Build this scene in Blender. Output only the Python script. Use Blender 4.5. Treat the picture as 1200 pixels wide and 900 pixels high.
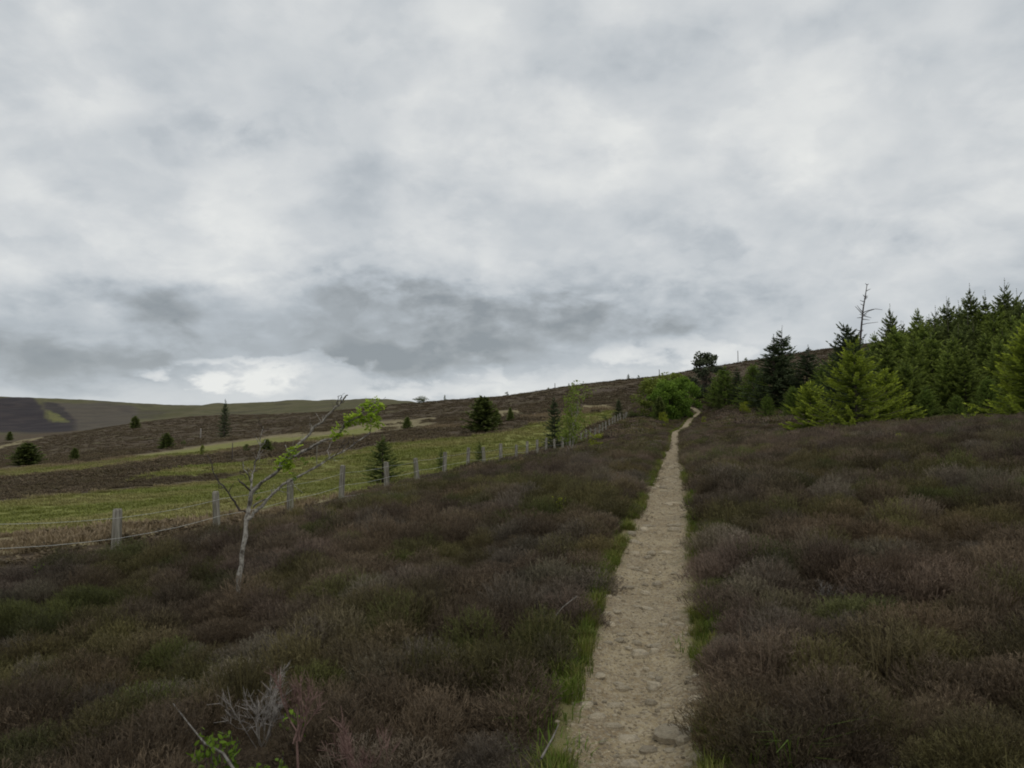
import bpy, math, random
import numpy as np
from mathutils import Vector

# ------------------------------------------------------------------ scene, camera, light
S = bpy.context.scene
COL = S.collection
for o in list(bpy.data.objects):
    bpy.data.objects.remove(o)
R = math.radians
F = 933.0                       # focal length in photo pixels (1200 wide)
EYE = 1.65
PITCH = math.atan(70 / F)

cam_d = bpy.data.cameras.new("camera")
cam_d.sensor_width = 36.0
cam_d.lens = 36.0 * F / 1200.0
cam_d.clip_start = 0.05
cam_d.clip_end = 8000
cam = bpy.data.objects.new("camera", cam_d)
COL.objects.link(cam)
cam.location = (0, 0, EYE)
cam.rotation_euler = (math.pi / 2 + PITCH, 0, 0)
S.camera = cam

S.view_settings.view_transform = 'Standard'
S.view_settings.look = 'None'
S.view_settings.exposure = 0.0
S.view_settings.gamma = 1.0
S.cycles.use_denoising = True
S.cycles.max_bounces = 5
S.cycles.diffuse_bounces = 3
S.cycles.filter_width = 1.9

SUN_EL, SUN_AZ = R(48), R(150)      # a veiled sun, high behind the camera to the right
sun_d = bpy.data.lights.new("sun", 'SUN')
sun_d.energy = 0.55
sun_d.angle = R(25)
sun_d.color = (1.0, 0.96, 0.9)
sun = bpy.data.objects.new("sun", sun_d)
COL.objects.link(sun)
sd = Vector((math.sin(SUN_AZ) * math.cos(SUN_EL), math.cos(SUN_AZ) * math.cos(SUN_EL), math.sin(SUN_EL)))
sun.rotation_euler = sd.to_track_quat('Z', 'Y').to_euler()


class NT:
    """small node-tree helper"""
    def __init__(self, tree):
        self.t = tree

    def n(self, typ, **kw):
        nd = self.t.nodes.new(typ)
        for k, v in kw.items():
            setattr(nd, k, v)
        return nd

    def link(self, a, b):
        self.t.links.new(a, b)

    def put(self, sock, v):
        if isinstance(v, bpy.types.NodeSocket):
            self.t.links.new(v, sock)
        elif isinstance(v, (tuple, list)) and len(v) == 3 and sock.type == 'RGBA':
            sock.default_value = (*v, 1)
        else:
            sock.default_value = v

    def m(self, op, a, b=None, c=None, clamp=False):
        nd = self.n('ShaderNodeMath', operation=op, use_clamp=clamp)
        self.put(nd.inputs[0], a)
        if b is not None:
            self.put(nd.inputs[1], b)
        if c is not None:
            self.put(nd.inputs[2], c)
        return nd.outputs[0]

    def mix(self, f, a, b, blend='MIX'):
        nd = self.n('ShaderNodeMix', data_type='RGBA', blend_type=blend)
        self.put(nd.inputs[0], f)
        self.put(nd.inputs[6], a)
        self.put(nd.inputs[7], b)
        return nd.outputs[2]

    def noise(self, vec, scale, detail=4, rough=0.55, dist=0.0, out=0):
        nd = self.n('ShaderNodeTexNoise')
        nd.inputs['Scale'].default_value = scale
        nd.inputs['Detail'].default_value = detail
        nd.inputs['Roughness'].default_value = rough
        nd.inputs['Distortion'].default_value = dist
        if vec is not None:
            self.link(vec, nd.inputs['Vector'])
        return nd.outputs[out]

    def mr(self, v, a, b, c=0.0, d=1.0, smooth=True):
        nd = self.n('ShaderNodeMapRange', interpolation_type='SMOOTHSTEP' if smooth else 'LINEAR')
        self.put(nd.inputs[0], v)
        nd.inputs[1].default_value = a
        nd.inputs[2].default_value = b
        nd.inputs[3].default_value = c
        nd.inputs[4].default_value = d
        return nd.outputs[0]

    def attr(self, name, typ='GEOMETRY', out=2):
        nd = self.n('ShaderNodeAttribute', attribute_type=typ, attribute_name=name)
        return nd.outputs[out]


# ---- the sky: overcast, cloud layers over a Nishita sky
W = bpy.data.worlds.new("World")
S.world = W
W.use_nodes = True
W.node_tree.nodes.clear()
w = NT(W.node_tree)
tc = w.n('ShaderNodeTexCoord')
sep = w.n('ShaderNodeSeparateXYZ')
w.link(tc.outputs['Generated'], sep.inputs[0])
dx, dy, dz = sep.outputs
zz = w.m('MAXIMUM', dz, 0.0)
den = w.m('ADD', zz, 0.42)
px_ = w.m('DIVIDE', dx, den)
py_ = w.m('DIVIDE', dy, den)
cmb = w.n('ShaderNodeCombineXYZ')
w.link(px_, cmb.inputs[0]); w.link(py_, cmb.inputs[1]); cmb.inputs[2].default_value = 3.7
P = cmb.outputs[0]
n_big = w.noise(P, 1.5, 3, 0.5, 0.2)
n_mid = w.noise(P, 4.4, 8, 0.53, 0.25)
n_fine = w.noise(P, 10.0, 6, 0.55, 0.2)
n_puff = w.m('ABSOLUTE', w.m('SUBTRACT', w.noise(P, 3.1, 5, 0.45, 0.1), 0.5))     # billows: bright seams between rounded bases
# where a ray points, as slopes to the heading of the path
fy = w.m('MAXIMUM', dy, 0.05)
gate = w.mr(dy, 0.1, 0.3)
wob = w.m('MULTIPLY', w.m('SUBTRACT', n_mid, 0.5), 0.16)
wob2 = w.m('MULTIPLY', w.m('SUBTRACT', n_fine, 0.5), 0.14)
U = w.m('ADD', w.m('DIVIDE', dx, fy), w.m('MULTIPLY', w.m('ADD', wob, wob2), 1.6))
V = w.m('ADD', w.m('DIVIDE', dz, fy), w.m('MULTIPLY', w.m('ADD', wob, wob2), 0.42))


def bank(px, py, wx, wy, amt, hard=0.0):
    """a cloud bank or a gap at one bearing and height in the sky"""
    a = w.m('DIVIDE', w.m('SUBTRACT', U, (px - 600) / F), wx / F)
    b = w.m('DIVIDE', w.m('SUBTRACT', V, (520 - py) / F), wy / F)
    q = w.m('ADD', w.m('MULTIPLY', a, a), w.m('MULTIPLY', b, b))
    return w.m('MULTIPLY', w.mr(q, 1.0, hard, 0.0, 1.0), amt)


val = w.m('MULTIPLY', w.m('SUBTRACT', n_big, 0.5), 0.30)
val = w.m('ADD', val, w.m('MULTIPLY', w.m('SUBTRACT', n_mid, 0.5), 0.56))
val = w.m('ADD', val, w.m('MULTIPLY', w.m('SUBTRACT', n_fine, 0.5), 0.20))
val = w.m('ADD', val, w.m('MULTIPLY', w.m('SUBTRACT', w.mr(w.noise(P, 2.7, 9, 0.56, 0.25), .45, .56), .5), 0.085))     # layers with a firmer edge
val = w.m('ADD', val, w.m('MULTIPLY', w.m('SUBTRACT', w.mr(w.noise(P, 6.3, 8, 0.56, 0.3), .47, .56), .5), 0.05))
val = w.m('ADD', val, w.m('MULTIPLY', w.m('SUBTRACT', 0.085, n_puff), 0.75))
val = w.m('ADD', 0.580, w.m('MULTIPLY', val, w.mr(dz, .02, .24, .42, 1.0)))     # far cloud runs together
feats = [(240, 388, 600, 78, -0.22), (600, 385, 330, 90, -0.15), (60, 430, 240, 50, -0.10), (180, 155, 120, 50, -0.13),
         (430, 80, 180, 70, -0.05), (480, 425, 160, 40, -0.09), (30, 30, 120, 80, -0.05), (960, 380, 260, 60, -0.04),
         (70, 105, 120, 55, 0.07), (300, 270, 420, 90, 0.06), (900, 120, 260, 110, 0.08), (650, 170, 200, 110, 0.07), (1150, 220, 260, 120, 0.09),
         (640, 450, 140, 26, 0.12), (590, 438, 45, 18, 0.12), (800, 415, 90, 32, 0.25), (500, 462, 120, 14, 0.12)]
tot = None
for f_ in feats:
    b_ = bank(*f_)
    tot = b_ if tot is None else w.m('ADD', tot, b_)
slit = w.m('MULTIPLY', bank(300, 435, 135, 24, 0.40, 0.1), w.mr(w.m('ADD', n_fine, w.m('MULTIPLY', w.m('SUBTRACT', n_mid, .5), .8)), .38, .60, .25, 1.0))
tot = w.m('ADD', tot, slit)
val = w.m('ADD', val, w.m('MULTIPLY', tot, gate))
val = w.m('MINIMUM', w.m('MAXIMUM', val, 0.24), 0.86)
ramp = w.n('ShaderNodeValToRGB')
w.link(val, ramp.inputs[0])
cr = ramp.color_ramp
cr.elements[0].position = 0.17; cr.elements[0].color = (0.215, 0.245, 0.270, 1)
cr.elements[1].position = 0.86; cr.elements[1].color = (0.83, 0.84, 0.82, 1)
for p_, c_ in ((0.30, (0.335, 0.364, 0.384)), (0.42, (0.454, 0.494, 0.528)), (0.52, (0.560, 0.594, 0.620)), (0.65, (0.662, 0.686, 0.698))):
    e = cr.elements.new(p_); e.color = (*c_, 1)
bg_c = w.n('ShaderNodeBackground'); w.link(ramp.outputs[0], bg_c.inputs[0]); bg_c.inputs[1].default_value = 1.0
sky = w.n('ShaderNodeTexSky', sky_type='NISHITA', sun_disc=False)
sky.sun_elevation = SUN_EL
sky.sun_rotation = SUN_AZ
bg_s = w.n('ShaderNodeBackground'); w.link(sky.outputs[0], bg_s.inputs[0]); bg_s.inputs[1].default_value = 0.08
mixs = w.n('ShaderNodeMixShader'); mixs.inputs[0].default_value = 0.95
w.link(bg_s.outputs[0], mixs.inputs[1]); w.link(bg_c.outputs[0], mixs.inputs[2])
wo = w.n('ShaderNodeOutputWorld'); w.link(mixs.outputs[0], wo.inputs[0])

# ------------------------------------------------------------------ number helpers
rng = np.random.default_rng(7)


def _hash(ix, iy, seed):
    h = (ix.astype(np.int64) * 374761393 + iy.astype(np.int64) * 668265263 + seed * 1442695041) & 0xFFFFFFFF
    h = ((h ^ (h >> 13)) * 1274126177) & 0xFFFFFFFF
    h = h ^ (h >> 16)
    return (h & 0xFFFFFF) / float(0xFFFFFF)


def vnoise(x, y, seed=0):
    x = np.asarray(x, float); y = np.asarray(y, float)
    ix = np.floor(x); iy = np.floor(y)
    fx = x - ix; fy_ = y - iy
    fx = fx * fx * (3 - 2 * fx); fy_ = fy_ * fy_ * (3 - 2 * fy_)
    a = _hash(ix, iy, seed); b = _hash(ix + 1, iy, seed)
    c = _hash(ix, iy + 1, seed); d = _hash(ix + 1, iy + 1, seed)
    return (a * (1 - fx) + b * fx) * (1 - fy_) + (c * (1 - fx) + d * fx) * fy_


def fbm(x, y, seed=0, octv=4):
    s = 0; a = 0.5; t = 0
    x = np.asarray(x, float); y = np.asarray(y, float)
    for k in range(octv):
        s = s + a * vnoise(x * 2 ** k + 17.3 * k, y * 2 ** k - 9.1 * k, seed + k)
        t += a; a *= 0.5
    return s / t


def sst(a, b, x):
    t = np.clip((np.asarray(x, float) - a) / (b - a), 0, 1)
    return t * t * (3 - 2 * t)


# ------------------------------------------------------------------ the lie of the land
PD = np.array([-30, -5, 0, 4, 5, 6.3, 8, 10.6, 14, 20, 36, 50, 65, 80, 95, 108, 115, 125, 140])
PX = np.array([-6.0, -1.1, -0.12, .60, .765, 1.01, 1.35, 1.98, 2.7, 3.95, 7.3, 10.2, 13.3, 17.2, 21.2, 25.4, 26.4, 26.6, 28.0])
HS = np.array([-60, -30, -5, 0, 4, 6, 8, 10.6, 14, 20, 36, 50, 65, 80, 110, 150, 260])
HZ = np.array([-1.6, -1.2, -.2, -.08, .02, .14, .34, .60, .84, 1.06, 1.42, 1.70, 2.2, 3.0, 5.7, 9, 14])
TT = np.array([-200, -60, -25, -10, -2, 0, 2, 8, 14, 30, 200])
TZ = np.array([-5.5, -3.6, -2.3, -1.25, -.2, 0, .16, .7, 1.15, 2.8, 14])


def path_x(y):
    return np.interp(y, PD, PX)


COLS = {
    -700: [(30, -1.6), (110, -3.5), (350, -2), (700, 8), (1200, 60), (1750, 120), (2200, 124), (3200, 110)],
    0: [(30, -1.0), (60, -1.8), (110, -2.6), (200, -3), (350, -1), (500, 3), (700, 8), (900, 14), (1200, 48), (1500, 85), (1750, 111), (2200, 112), (3200, 100)],
    60: [(35, -1.0), (60, -1.5), (110, -1.9), (200, -1.4), (330, 2), (450, 6), (700, 10), (900, 16), (1200, 48), (1500, 83), (1720, 101), (2200, 104), (3200, 95)],
    120: [(40, -.9), (70, -1.2), (120, -1.2), (200, .8), (320, 6), (420, 10), (600, 11), (900, 20), (1200, 50), (1500, 80), (1700, 95), (2200, 98), (3200, 90)],
    190: [(42, -.7), (75, -.8), (125, -.4), (200, 2), (310, 7), (430, 15), (600, 15), (900, 22), (1250, 53), (1700, 88.5), (2200, 92), (3200, 90)],
    250: [(45, -.5), (80, -.5), (130, .5), (200, 3), (300, 8.2), (450, 18), (600, 18), (900, 26), (1300, 58), (1700, 83.5), (2200, 90), (3200, 90)],
    330: [(42, -.2), (75, 0), (120, 1.2), (180, 3.7), (275, 8.6), (420, 17.8), (550, 19), (900, 30), (1300, 66), (1700, 90), (2200, 97), (3200, 95)],
    400: [(40, 0), (70, .2), (110, 1.8), (160, 4.5), (250, 9.3), (380, 17.5), (480, 21), (700, 26), (1200, 66), (1700, 97.5), (2200, 104), (3200, 100)],
    450: [(50, .3), (85, 1.1), (135, 3.4), (205, 7.2), (300, 14.5), (370, 20.2), (500, 22), (900, 40), (1700, 96), (2200, 100), (3200, 95)],
    500: [(60, .6), (100, 2), (160, 6), (250, 12.5), (350, 20.7), (500, 22), (1000, 46), (1700, 84), (2200, 88), (3200, 80)],
    600: [(56, 1.3), (80, 2.2), (100, 3.4), (160, 8.5), (230, 15.2), (290, 19.7), (500, 22), (1700, 60), (3200, 60)],
    680: [(60, 1.6), (80, 2.9), (110, 5.2), (150, 9.6), (200, 15.5), (240, 20.2), (400, 24), (1700, 50), (3200, 50)],
    760: [(80, 2.8), (110, 5.1), (150, 10.2), (200, 17), (235, 21.6), (400, 25), (1700, 50), (3200, 50)],
    850: [(80, 3.3), (110, 6.3), (150, 12), (200, 20), (240, 25.7), (400, 32), (1700, 60), (3200, 60)],
    950: [(60, 2.9), (80, 4.2), (100, 6.5), (150, 14), (200, 24), (250, 30.6), (400, 40), (1700, 80), (3200, 80)],
    1200: [(40, 3.0), (60, 5.5), (100, 12), (150, 21), (250, 40), (400, 55), (1700, 100), (3200, 100)],
    1900: [(40, 4.5), (60, 7.5), (100, 14), (250, 36), (400, 50), (1700, 100), (3200, 100)],
}
_us = np.linspace(-1.45, 1.45, 291)
_ls = np.linspace(math.log(20), math.log(3600), 360)
_cu = np.array([(p - 600) / F for p in sorted(COLS)])
_cz = np.array([np.interp(_ls, np.log([a for a, _ in COLS[p]]), [b for _, b in COLS[p]]) for p in sorted(COLS)])
TAB = np.array([np.interp(_us, _cu, _cz[:, j]) for j in range(len(_ls))]).T


def _blur(a, ax, r):
    k = np.exp(-0.5 * (np.arange(-3 * r, 3 * r + 1) / r) ** 2); k /= k.sum()
    pad = [(0, 0), (0, 0)]; pad[ax] = (3 * r, 3 * r)
    b = np.pad(a, pad, mode='edge')
    return np.apply_along_axis(lambda v: np.convolve(v, k, 'valid'), ax, b)


TAB = _blur(_blur(TAB, 0, 3), 1, 4)


def ground(x, y, detail=True):
    x = np.asarray(x, float); y = np.asarray(y, float)
    r = np.hypot(x, y); az = np.arctan2(x, y)
    lim = R(46)
    azc = np.clip(az, -lim, lim)
    u = np.tan(azc)
    d = np.maximum(r * np.cos(azc), 0.01)
    fu = np.clip((u - _us[0]) / (_us[1] - _us[0]), 0, len(_us) - 1.001)
    fl = np.clip((np.log(np.maximum(d, 20)) - _ls[0]) / (_ls[1] - _ls[0]), 0, len(_ls) - 1.001)
    i = fu.astype(int); j = fl.astype(int); a = fu - i; b = fl - j
    far = (TAB[i, j] * (1 - a) + TAB[i + 1, j] * a) * (1 - b) + (TAB[i, j + 1] * (1 - a) + TAB[i + 1, j + 1] * a) * b
    back = sst(R(60), R(130), np.abs(az))
    far = far * (1 - back) + (-2.0 + 0.01 * d) * back
    t = x - path_x(y)
    near = np.interp(y, HS, HZ) + np.interp(t, TT, TZ)
    near = near + .36 * sst(-6.2, -8.8, t) * sst(-14, -10.5, t) * sst(13, 10.4, y) * (y > 0)     # a bank under the near end of the fence
    near = near - .14 * sst(-7.6, -8.8, t) * sst(-13, -10.8, t) * sst(11.8, 13, y) * sst(22, 16, y)
    k = sst(36, 95, d)
    z = near * (1 - k) + far * k
    if detail:
        off = sst(0.5, 2.5, np.abs(t))
        z = z + off * ((fbm(x / 2.0, y / 2.0, 11, 3) - .5) * 0.26 + (fbm(x / 14, y / 14, 21, 3) - .5) * 0.55 * sst(8, 40, d))
        z = z + (fbm(x / 60, y / 60, 31, 4) - .5) * 5.0 * sst(150, 700, d) + (np.abs(fbm(x / 170 + 3, y / 300, 33, 4) - .5) - .12) * 22 * sst(800, 1250, d)
        z = z + (fbm(x / 12, y / 12, 41, 3) - .5) * 1.0 * sst(90, 300, d)
    # the worn-in trench of the path
    tr = 1 - sst(path_w(y) * .5 - .02, path_w(y) * .5 + .16, np.abs(t))
    z = z - tr * 0.13 * (y < 135)
    return z


def path_w(y):
    return np.interp(y, [0, 4, 5, 6.3, 8, 10.6, 14, 20, 36, 50, 80, 110, 125], [.58, .66, .74, .78, .79, .72, .64, .58, .58, .62, .66, .62, .5])


def gz(x, y):
    return float(ground(np.array([x]), np.array([y]))[0])


def pix(px, py):
    """slope of the ray through a photo pixel: sideways and upward per metre ahead"""
    a = (px - 600) / F; b = (450 - py) / F
    c, s = math.cos(PITCH), math.sin(PITCH)
    f = c - b * s
    return a / f, (s + b * c) / f


def proj(x, y, z):
    c, s = math.cos(PITCH), math.sin(PITCH)
    y = np.maximum(y, 0.01)
    dep = y * c + (z - EYE) * s
    up = -y * s + (z - EYE) * c
    dep = np.maximum(dep, 0.01)
    return 600 + F * x / dep, 450 - F * up / dep


def hit(px, py, d0=2.5, d1=900, lift=0.0):
    u, v = pix(px, py)
    d = np.geomspace(d0, d1, 4000)
    g = ground(u * d, d) + lift
    below = np.nonzero(EYE + v * d < g)[0]
    k = below[0] if len(below) else len(d) - 1
    return u * d[k], d[k], float(g[k]) - lift


def at(px, d):
    u, _ = pix(px, 500)
    return u * d, d, gz(u * d, d)


# ------------------------------------------------------------------ mesh helpers
class MB:
    """gathers vertices and faces of one mesh with two per-vertex values: tip (how far out) and rnd (own shade)"""
    def __init__(self):
        self.v = []; self.f = []; self.tip = []; self.rnd = []; self.nv = 0

    def add(self, v, f, tip=0.5, rnd=0.5):
        v = np.asarray(v, float)
        n = len(v)
        self.v.append(v)
        self.f.extend([tuple(int(i) + self.nv for i in q) for q in f])
        self.tip.append(np.broadcast_to(np.asarray(tip, float), (n,)))
        self.rnd.append(np.broadcast_to(np.asarray(rnd, float), (n,)))
        self.nv += n

    def arrays(self):
        return np.concatenate(self.v), self.f, np.concatenate(self.tip), np.concatenate(self.rnd)

    def mesh(self, name, mat=None, smooth=False):
        v, f, t, r_ = self.arrays()
        me = bpy.data.meshes.new(name)
        me.from_pydata(v.tolist(), [], f)
        for nm, arr in (('tip', t), ('rnd', r_)):
            a = me.attributes.new(nm, 'FLOAT', 'POINT'); a.data.foreach_set('value', arr.astype(np.float32))
        if mat:
            me.materials.append(mat)
        if smooth:
            me.polygons.foreach_set('use_smooth', [True] * len(me.polygons))
        return me

    def tube(self, pts, rad, n=6, tip=0.0, rnd=0.5, cap=True):
        pts = [Vector(p) for p in pts]
        rad = [rad] * len(pts) if np.isscalar(rad) else rad
        vs = []; fs = []
        for i, p in enumerate(pts):
            a = pts[min(i + 1, len(pts) - 1)] - pts[max(i - 1, 0)]
            a = a.normalized() if a.length > 1e-9 else Vector((0, 0, 1))
            ref = Vector((1, 0, 0)) if abs(a.x) < 0.8 else Vector((0, 1, 0))
            b = a.cross(ref).normalized(); c = a.cross(b)
            for k in range(n):
                th = 2 * math.pi * k / n
                vs.append(p + (b * math.cos(th) + c * math.sin(th)) * rad[i])
        for i in range(len(pts) - 1):
            for k in range(n):
                fs.append((i * n + k, i * n + (k + 1) % n, (i + 1) * n + (k + 1) % n, (i + 1) * n + k))
        if cap:
            fs.append(tuple((len(pts) - 1) * n + k for k in range(n)))
        self.add([tuple(q) for q in vs], fs, tip, rnd)

    def quads(self, c0, c1, wv, tip0, tip1, rnd, taper=0.35, mid=None, wmid=1.0):
        """N flat sprigs from c0 to c1 (N,3), half-width vectors wv; with an optional middle row"""
        n = len(c0)
        rows = [(c0, 0.8, tip0)]
        if mid is not None:
            rows.append((mid, wmid, (np.asarray(tip0) + np.asarray(tip1)) / 2))
        rows.append((c1, taper, tip1))
        k = len(rows)
        V_ = np.zeros((n, k, 2, 3)); T_ = np.zeros((n, k, 2)); Rn = np.zeros((n, k, 2))
        for i, (c, wd, tp) in enumerate(rows):
            V_[:, i, 0] = c - wv * wd; V_[:, i, 1] = c + wv * wd
            T_[:, i, :] = np.broadcast_to(np.asarray(tp, float).reshape(-1, 1), (n, 2))
            Rn[:, i, :] = np.broadcast_to(np.asarray(rnd, float).reshape(-1, 1), (n, 2))
        base = np.arange(n)[:, None] * (2 * k)
        fs = []
        for i in range(k - 1):
            q = np.concatenate([base + 2 * i, base + 2 * i + 1, base + 2 * i + 3, base + 2 * i + 2], 1)
            fs.append(q)
        fs = np.concatenate(fs).tolist()
        self.add(V_.reshape(-1, 3), fs, T_.reshape(-1), Rn.reshape(-1))


def obj(name, me, parent=None, loc=None):
    o = bpy.data.objects.new(name, me)
    COL.objects.link(o)
    if parent is not None:
        o.parent = parent
    if loc is not None:
        o.location = loc
    return o


def tag(o, label=None, cat=None, group=None, kind=None):
    for k, v in (('label', label), ('category', cat), ('group', group), ('kind', kind)):
        if v:
            o[k] = v
    return o


def thing(name, label, cat, loc, rz=0, group=None, sc=(1, 1, 1)):
    o = bpy.data.objects.new(name, None)
    COL.objects.link(o)
    o.location = loc; o.rotation_euler = (0, 0, rz); o.scale = sc
    o.empty_display_size = 0.2
    return tag(o, label, cat, group)


# ------------------------------------------------------------------ materials
def new_mat(name):
    m = bpy.data.materials.new(name)
    m.use_nodes = True
    m.node_tree.nodes.clear()
    t = NT(m.node_tree)
    out = t.n('ShaderNodeOutputMaterial')
    return m, t, out


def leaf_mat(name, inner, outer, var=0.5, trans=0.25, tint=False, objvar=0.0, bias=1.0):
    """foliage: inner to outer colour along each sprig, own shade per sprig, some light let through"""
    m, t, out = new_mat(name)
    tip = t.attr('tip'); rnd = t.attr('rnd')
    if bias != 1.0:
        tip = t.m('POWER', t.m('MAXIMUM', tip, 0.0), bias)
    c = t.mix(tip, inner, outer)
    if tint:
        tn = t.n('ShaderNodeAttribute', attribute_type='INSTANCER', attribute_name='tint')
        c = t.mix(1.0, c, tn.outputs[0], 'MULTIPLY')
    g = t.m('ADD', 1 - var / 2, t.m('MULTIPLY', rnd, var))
    if objvar:
        oi = t.n('ShaderNodeObjectInfo')
        g = t.m('MULTIPLY', g, t.m('ADD', 1 - objvar / 2, t.m('MULTIPLY', oi.outputs['Random'], objvar)))
    cv = t.n('ShaderNodeVectorMath', operation='SCALE')
    t.link(c, cv.inputs[0]); t.put(cv.inputs['Scale'], g)
    d = t.n('ShaderNodeBsdfPrincipled')
    t.link(cv.outputs[0], d.inputs['Base Color'])
    d.inputs['Roughness'].default_value = 0.75
    d.inputs['Specular IOR Level'].default_value = 0.25
    tr = t.n('ShaderNodeBsdfTranslucent')
    t.link(cv.outputs[0], tr.inputs[0])
    mx = t.n('ShaderNodeMixShader'); mx.inputs[0].default_value = trans
    t.link(d.outputs[0], mx.inputs[1]); t.link(tr.outputs[0], mx.inputs[2])
    t.link(mx.outputs[0], out.inputs[0])
    return m


def rough_mat(name, c1, c2, scale=8, rough=0.9, bump=0.3, c3=None, stretch=(1, 1, 1), bscale=None, objvar=0.0):
    m, t, out = new_mat(name)
    tcn = t.n('ShaderNodeTexCoord')
    mp = t.n('ShaderNodeMapping'); mp.inputs['Scale'].default_value = stretch
    t.link(tcn.outputs['Object'], mp.inputs[0])
    v = mp.outputs[0]
    n1 = t.noise(v, scale, 6, 0.6, 0.3)
    c = t.mix(t.mr(n1, .35, .65), c1, c2)
    if c3:
        n2 = t.noise(v, scale * 0.37, 4, 0.6, 0.2)
        c = t.mix(t.mr(n2, .5, .68), c, c3)
    if objvar:
        oi = t.n('ShaderNodeObjectInfo')
        cv = t.n('ShaderNodeVectorMath', operation='SCALE')
        t.link(c, cv.inputs[0])
        t.put(cv.inputs['Scale'], t.m('ADD', 1 - objvar / 2, t.m('MULTIPLY', oi.outputs['Random'], objvar)))
        c = cv.outputs[0]
    d = t.n('ShaderNodeBsdfPrincipled')
    t.link(c, d.inputs['Base Color'])
    d.inputs['Roughness'].default_value = rough
    d.inputs['Specular IOR Level'].default_value = 0.2
    b = t.n('ShaderNodeBump'); b.inputs['Strength'].default_value = bump; b.inputs['Distance'].default_value = 0.02
    t.link(t.noise(v, bscale or scale * 2.5, 6, 0.65), b.inputs['Height'])
    t.link(b.outputs[0], d.inputs['Normal'])
    t.link(d.outputs[0], out.inputs[0])
    return m


M = {}
M['heather'] = leaf_mat('heather_sprigs', (.36, .31, .245), (1.0, 1.0, 1.0), 0.9, 0.15, tint=True)  # dark inner tone paints self-shadow into the depths of the bushes
M['grass'] = leaf_mat('grass_blades', (.74, .76, .64), (1.0, 1.0, 1.0), 0.5, 0.3, tint=True)
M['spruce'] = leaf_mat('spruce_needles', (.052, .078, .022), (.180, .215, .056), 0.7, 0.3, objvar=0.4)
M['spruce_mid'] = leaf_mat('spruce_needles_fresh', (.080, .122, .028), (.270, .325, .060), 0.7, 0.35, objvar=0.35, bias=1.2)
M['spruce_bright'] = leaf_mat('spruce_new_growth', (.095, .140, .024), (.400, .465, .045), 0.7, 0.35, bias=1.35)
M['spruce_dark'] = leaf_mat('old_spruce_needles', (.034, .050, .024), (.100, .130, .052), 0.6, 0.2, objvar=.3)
M['pine'] = leaf_mat('pine_needles', (.045, .058, .032), (.105, .122, .060), 0.6, 0.2)
M['larch'] = leaf_mat('larch_needles', (.075, .125, .022), (.215, .285, .050), 0.6, 0.3)
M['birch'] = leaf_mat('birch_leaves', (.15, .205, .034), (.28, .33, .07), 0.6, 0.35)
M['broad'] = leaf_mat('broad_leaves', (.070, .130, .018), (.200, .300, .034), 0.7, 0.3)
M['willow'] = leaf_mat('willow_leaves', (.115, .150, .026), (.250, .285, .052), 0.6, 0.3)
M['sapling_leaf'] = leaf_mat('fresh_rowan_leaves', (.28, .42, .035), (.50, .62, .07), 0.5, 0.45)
M['bilberry'] = leaf_mat('bilberry_leaves', (.09, .15, .015), (.20, .30, .03), 0.6, 0.35)
M['yellow_leaf'] = leaf_mat('yellow_green_leaves', (.16, .20, .02), (.32, .34, .03), 0.6, 0.35)
M['bark'] = rough_mat('conifer_bark', (.055, .042, .032), (.10, .085, .07), 14)
M['grey_bark'] = rough_mat('grey_lichened_bark', (.19, .17, .14), (.46, .43, .37), 30, c3=(.09, .075, .06), stretch=(1, 1, .8), bump=.8)
M['dead_wood'] = rough_mat('bleached_twigs', (.20, .18, .155), (.34, .31, .28), 20)
M['stick'] = rough_mat('weathered_stick', (.13, .115, .095), (.24, .22, .19), 20)
M['red_twig'] = rough_mat('reddish_twigs', (.15, .09, .075), (.25, .16, .135), 20)
M['dark_twig'] = rough_mat('dark_dead_twigs', (.045, .038, .035), (.10, .085, .08), 20)
M['post'] = rough_mat('weathered_post_wood', (.13, .118, .092), (.30, .28, .23), 7, c3=(.15, .155, .075), stretch=(3, 3, .35), bump=.6)
M['wire'] = rough_mat('galvanised_wire', (.42, .42, .38), (.55, .55, .50), 30, rough=.55)
M['stone'] = rough_mat('path_stone', (.36, .30, .205), (.51, .43, .305), 14, c3=(.32, .275, .205), bump=.7, objvar=.55)
M['pale_stone'] = rough_mat('pale_boulder', (.5, .48, .45), (.65, .63, .6), 3)

# ground: heather litter, green grass, straw and burnt heath, told apart by painted cover
m, t, out = new_mat('moorland_ground')
geo = t.n('ShaderNodeNewGeometry')
pos = geo.outputs['Position']
gr = t.attr('grass'); st = t.attr('straw'); ol = t.attr('olive'); bu = t.attr('burn'); gb = t.attr('ash')
n1 = t.noise(pos, 0.9, 7, 0.65, .3)
n2 = t.noise(pos, 0.12, 6, 0.6, .3)
n3 = t.noise(pos, 0.03, 5, 0.6, .3)
c = t.mix(t.mr(n1, .35, .65), (.075, .055, .037), (.125, .094, .060))
c = t.mix(t.m('MULTIPLY', t.mr(n2, .48, .66), .7), c, (.110, .098, .044))
c = t.mix(t.m('MULTIPLY', t.mr(n3, .50, .64), .5), c, (.095, .070, .052))
n4 = t.noise(pos, .011, 7, .68, .8)
olc = t.mix(t.mr(n3, .38, .62), (.095, .090, .042), (.130, .116, .060))
olc = t.mix(t.m('MULTIPLY', t.mr(n4, .50, .60), .55), olc, (.070, .060, .040))
c = t.mix(ol, c, olc)
c = t.mix(gb, c, t.mix(t.mr(n3, .4, .6), (.088, .075, .058), (.110, .092, .068)))
c = t.mix(bu, c, t.mix(t.mr(n3, .4, .62), (.038, .032, .034), (.056, .045, .043)))
brk = t.m('MULTIPLY', t.m('SUBTRACT', t.noise(pos, .45, 6, .65, .4), .5), .6)
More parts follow.
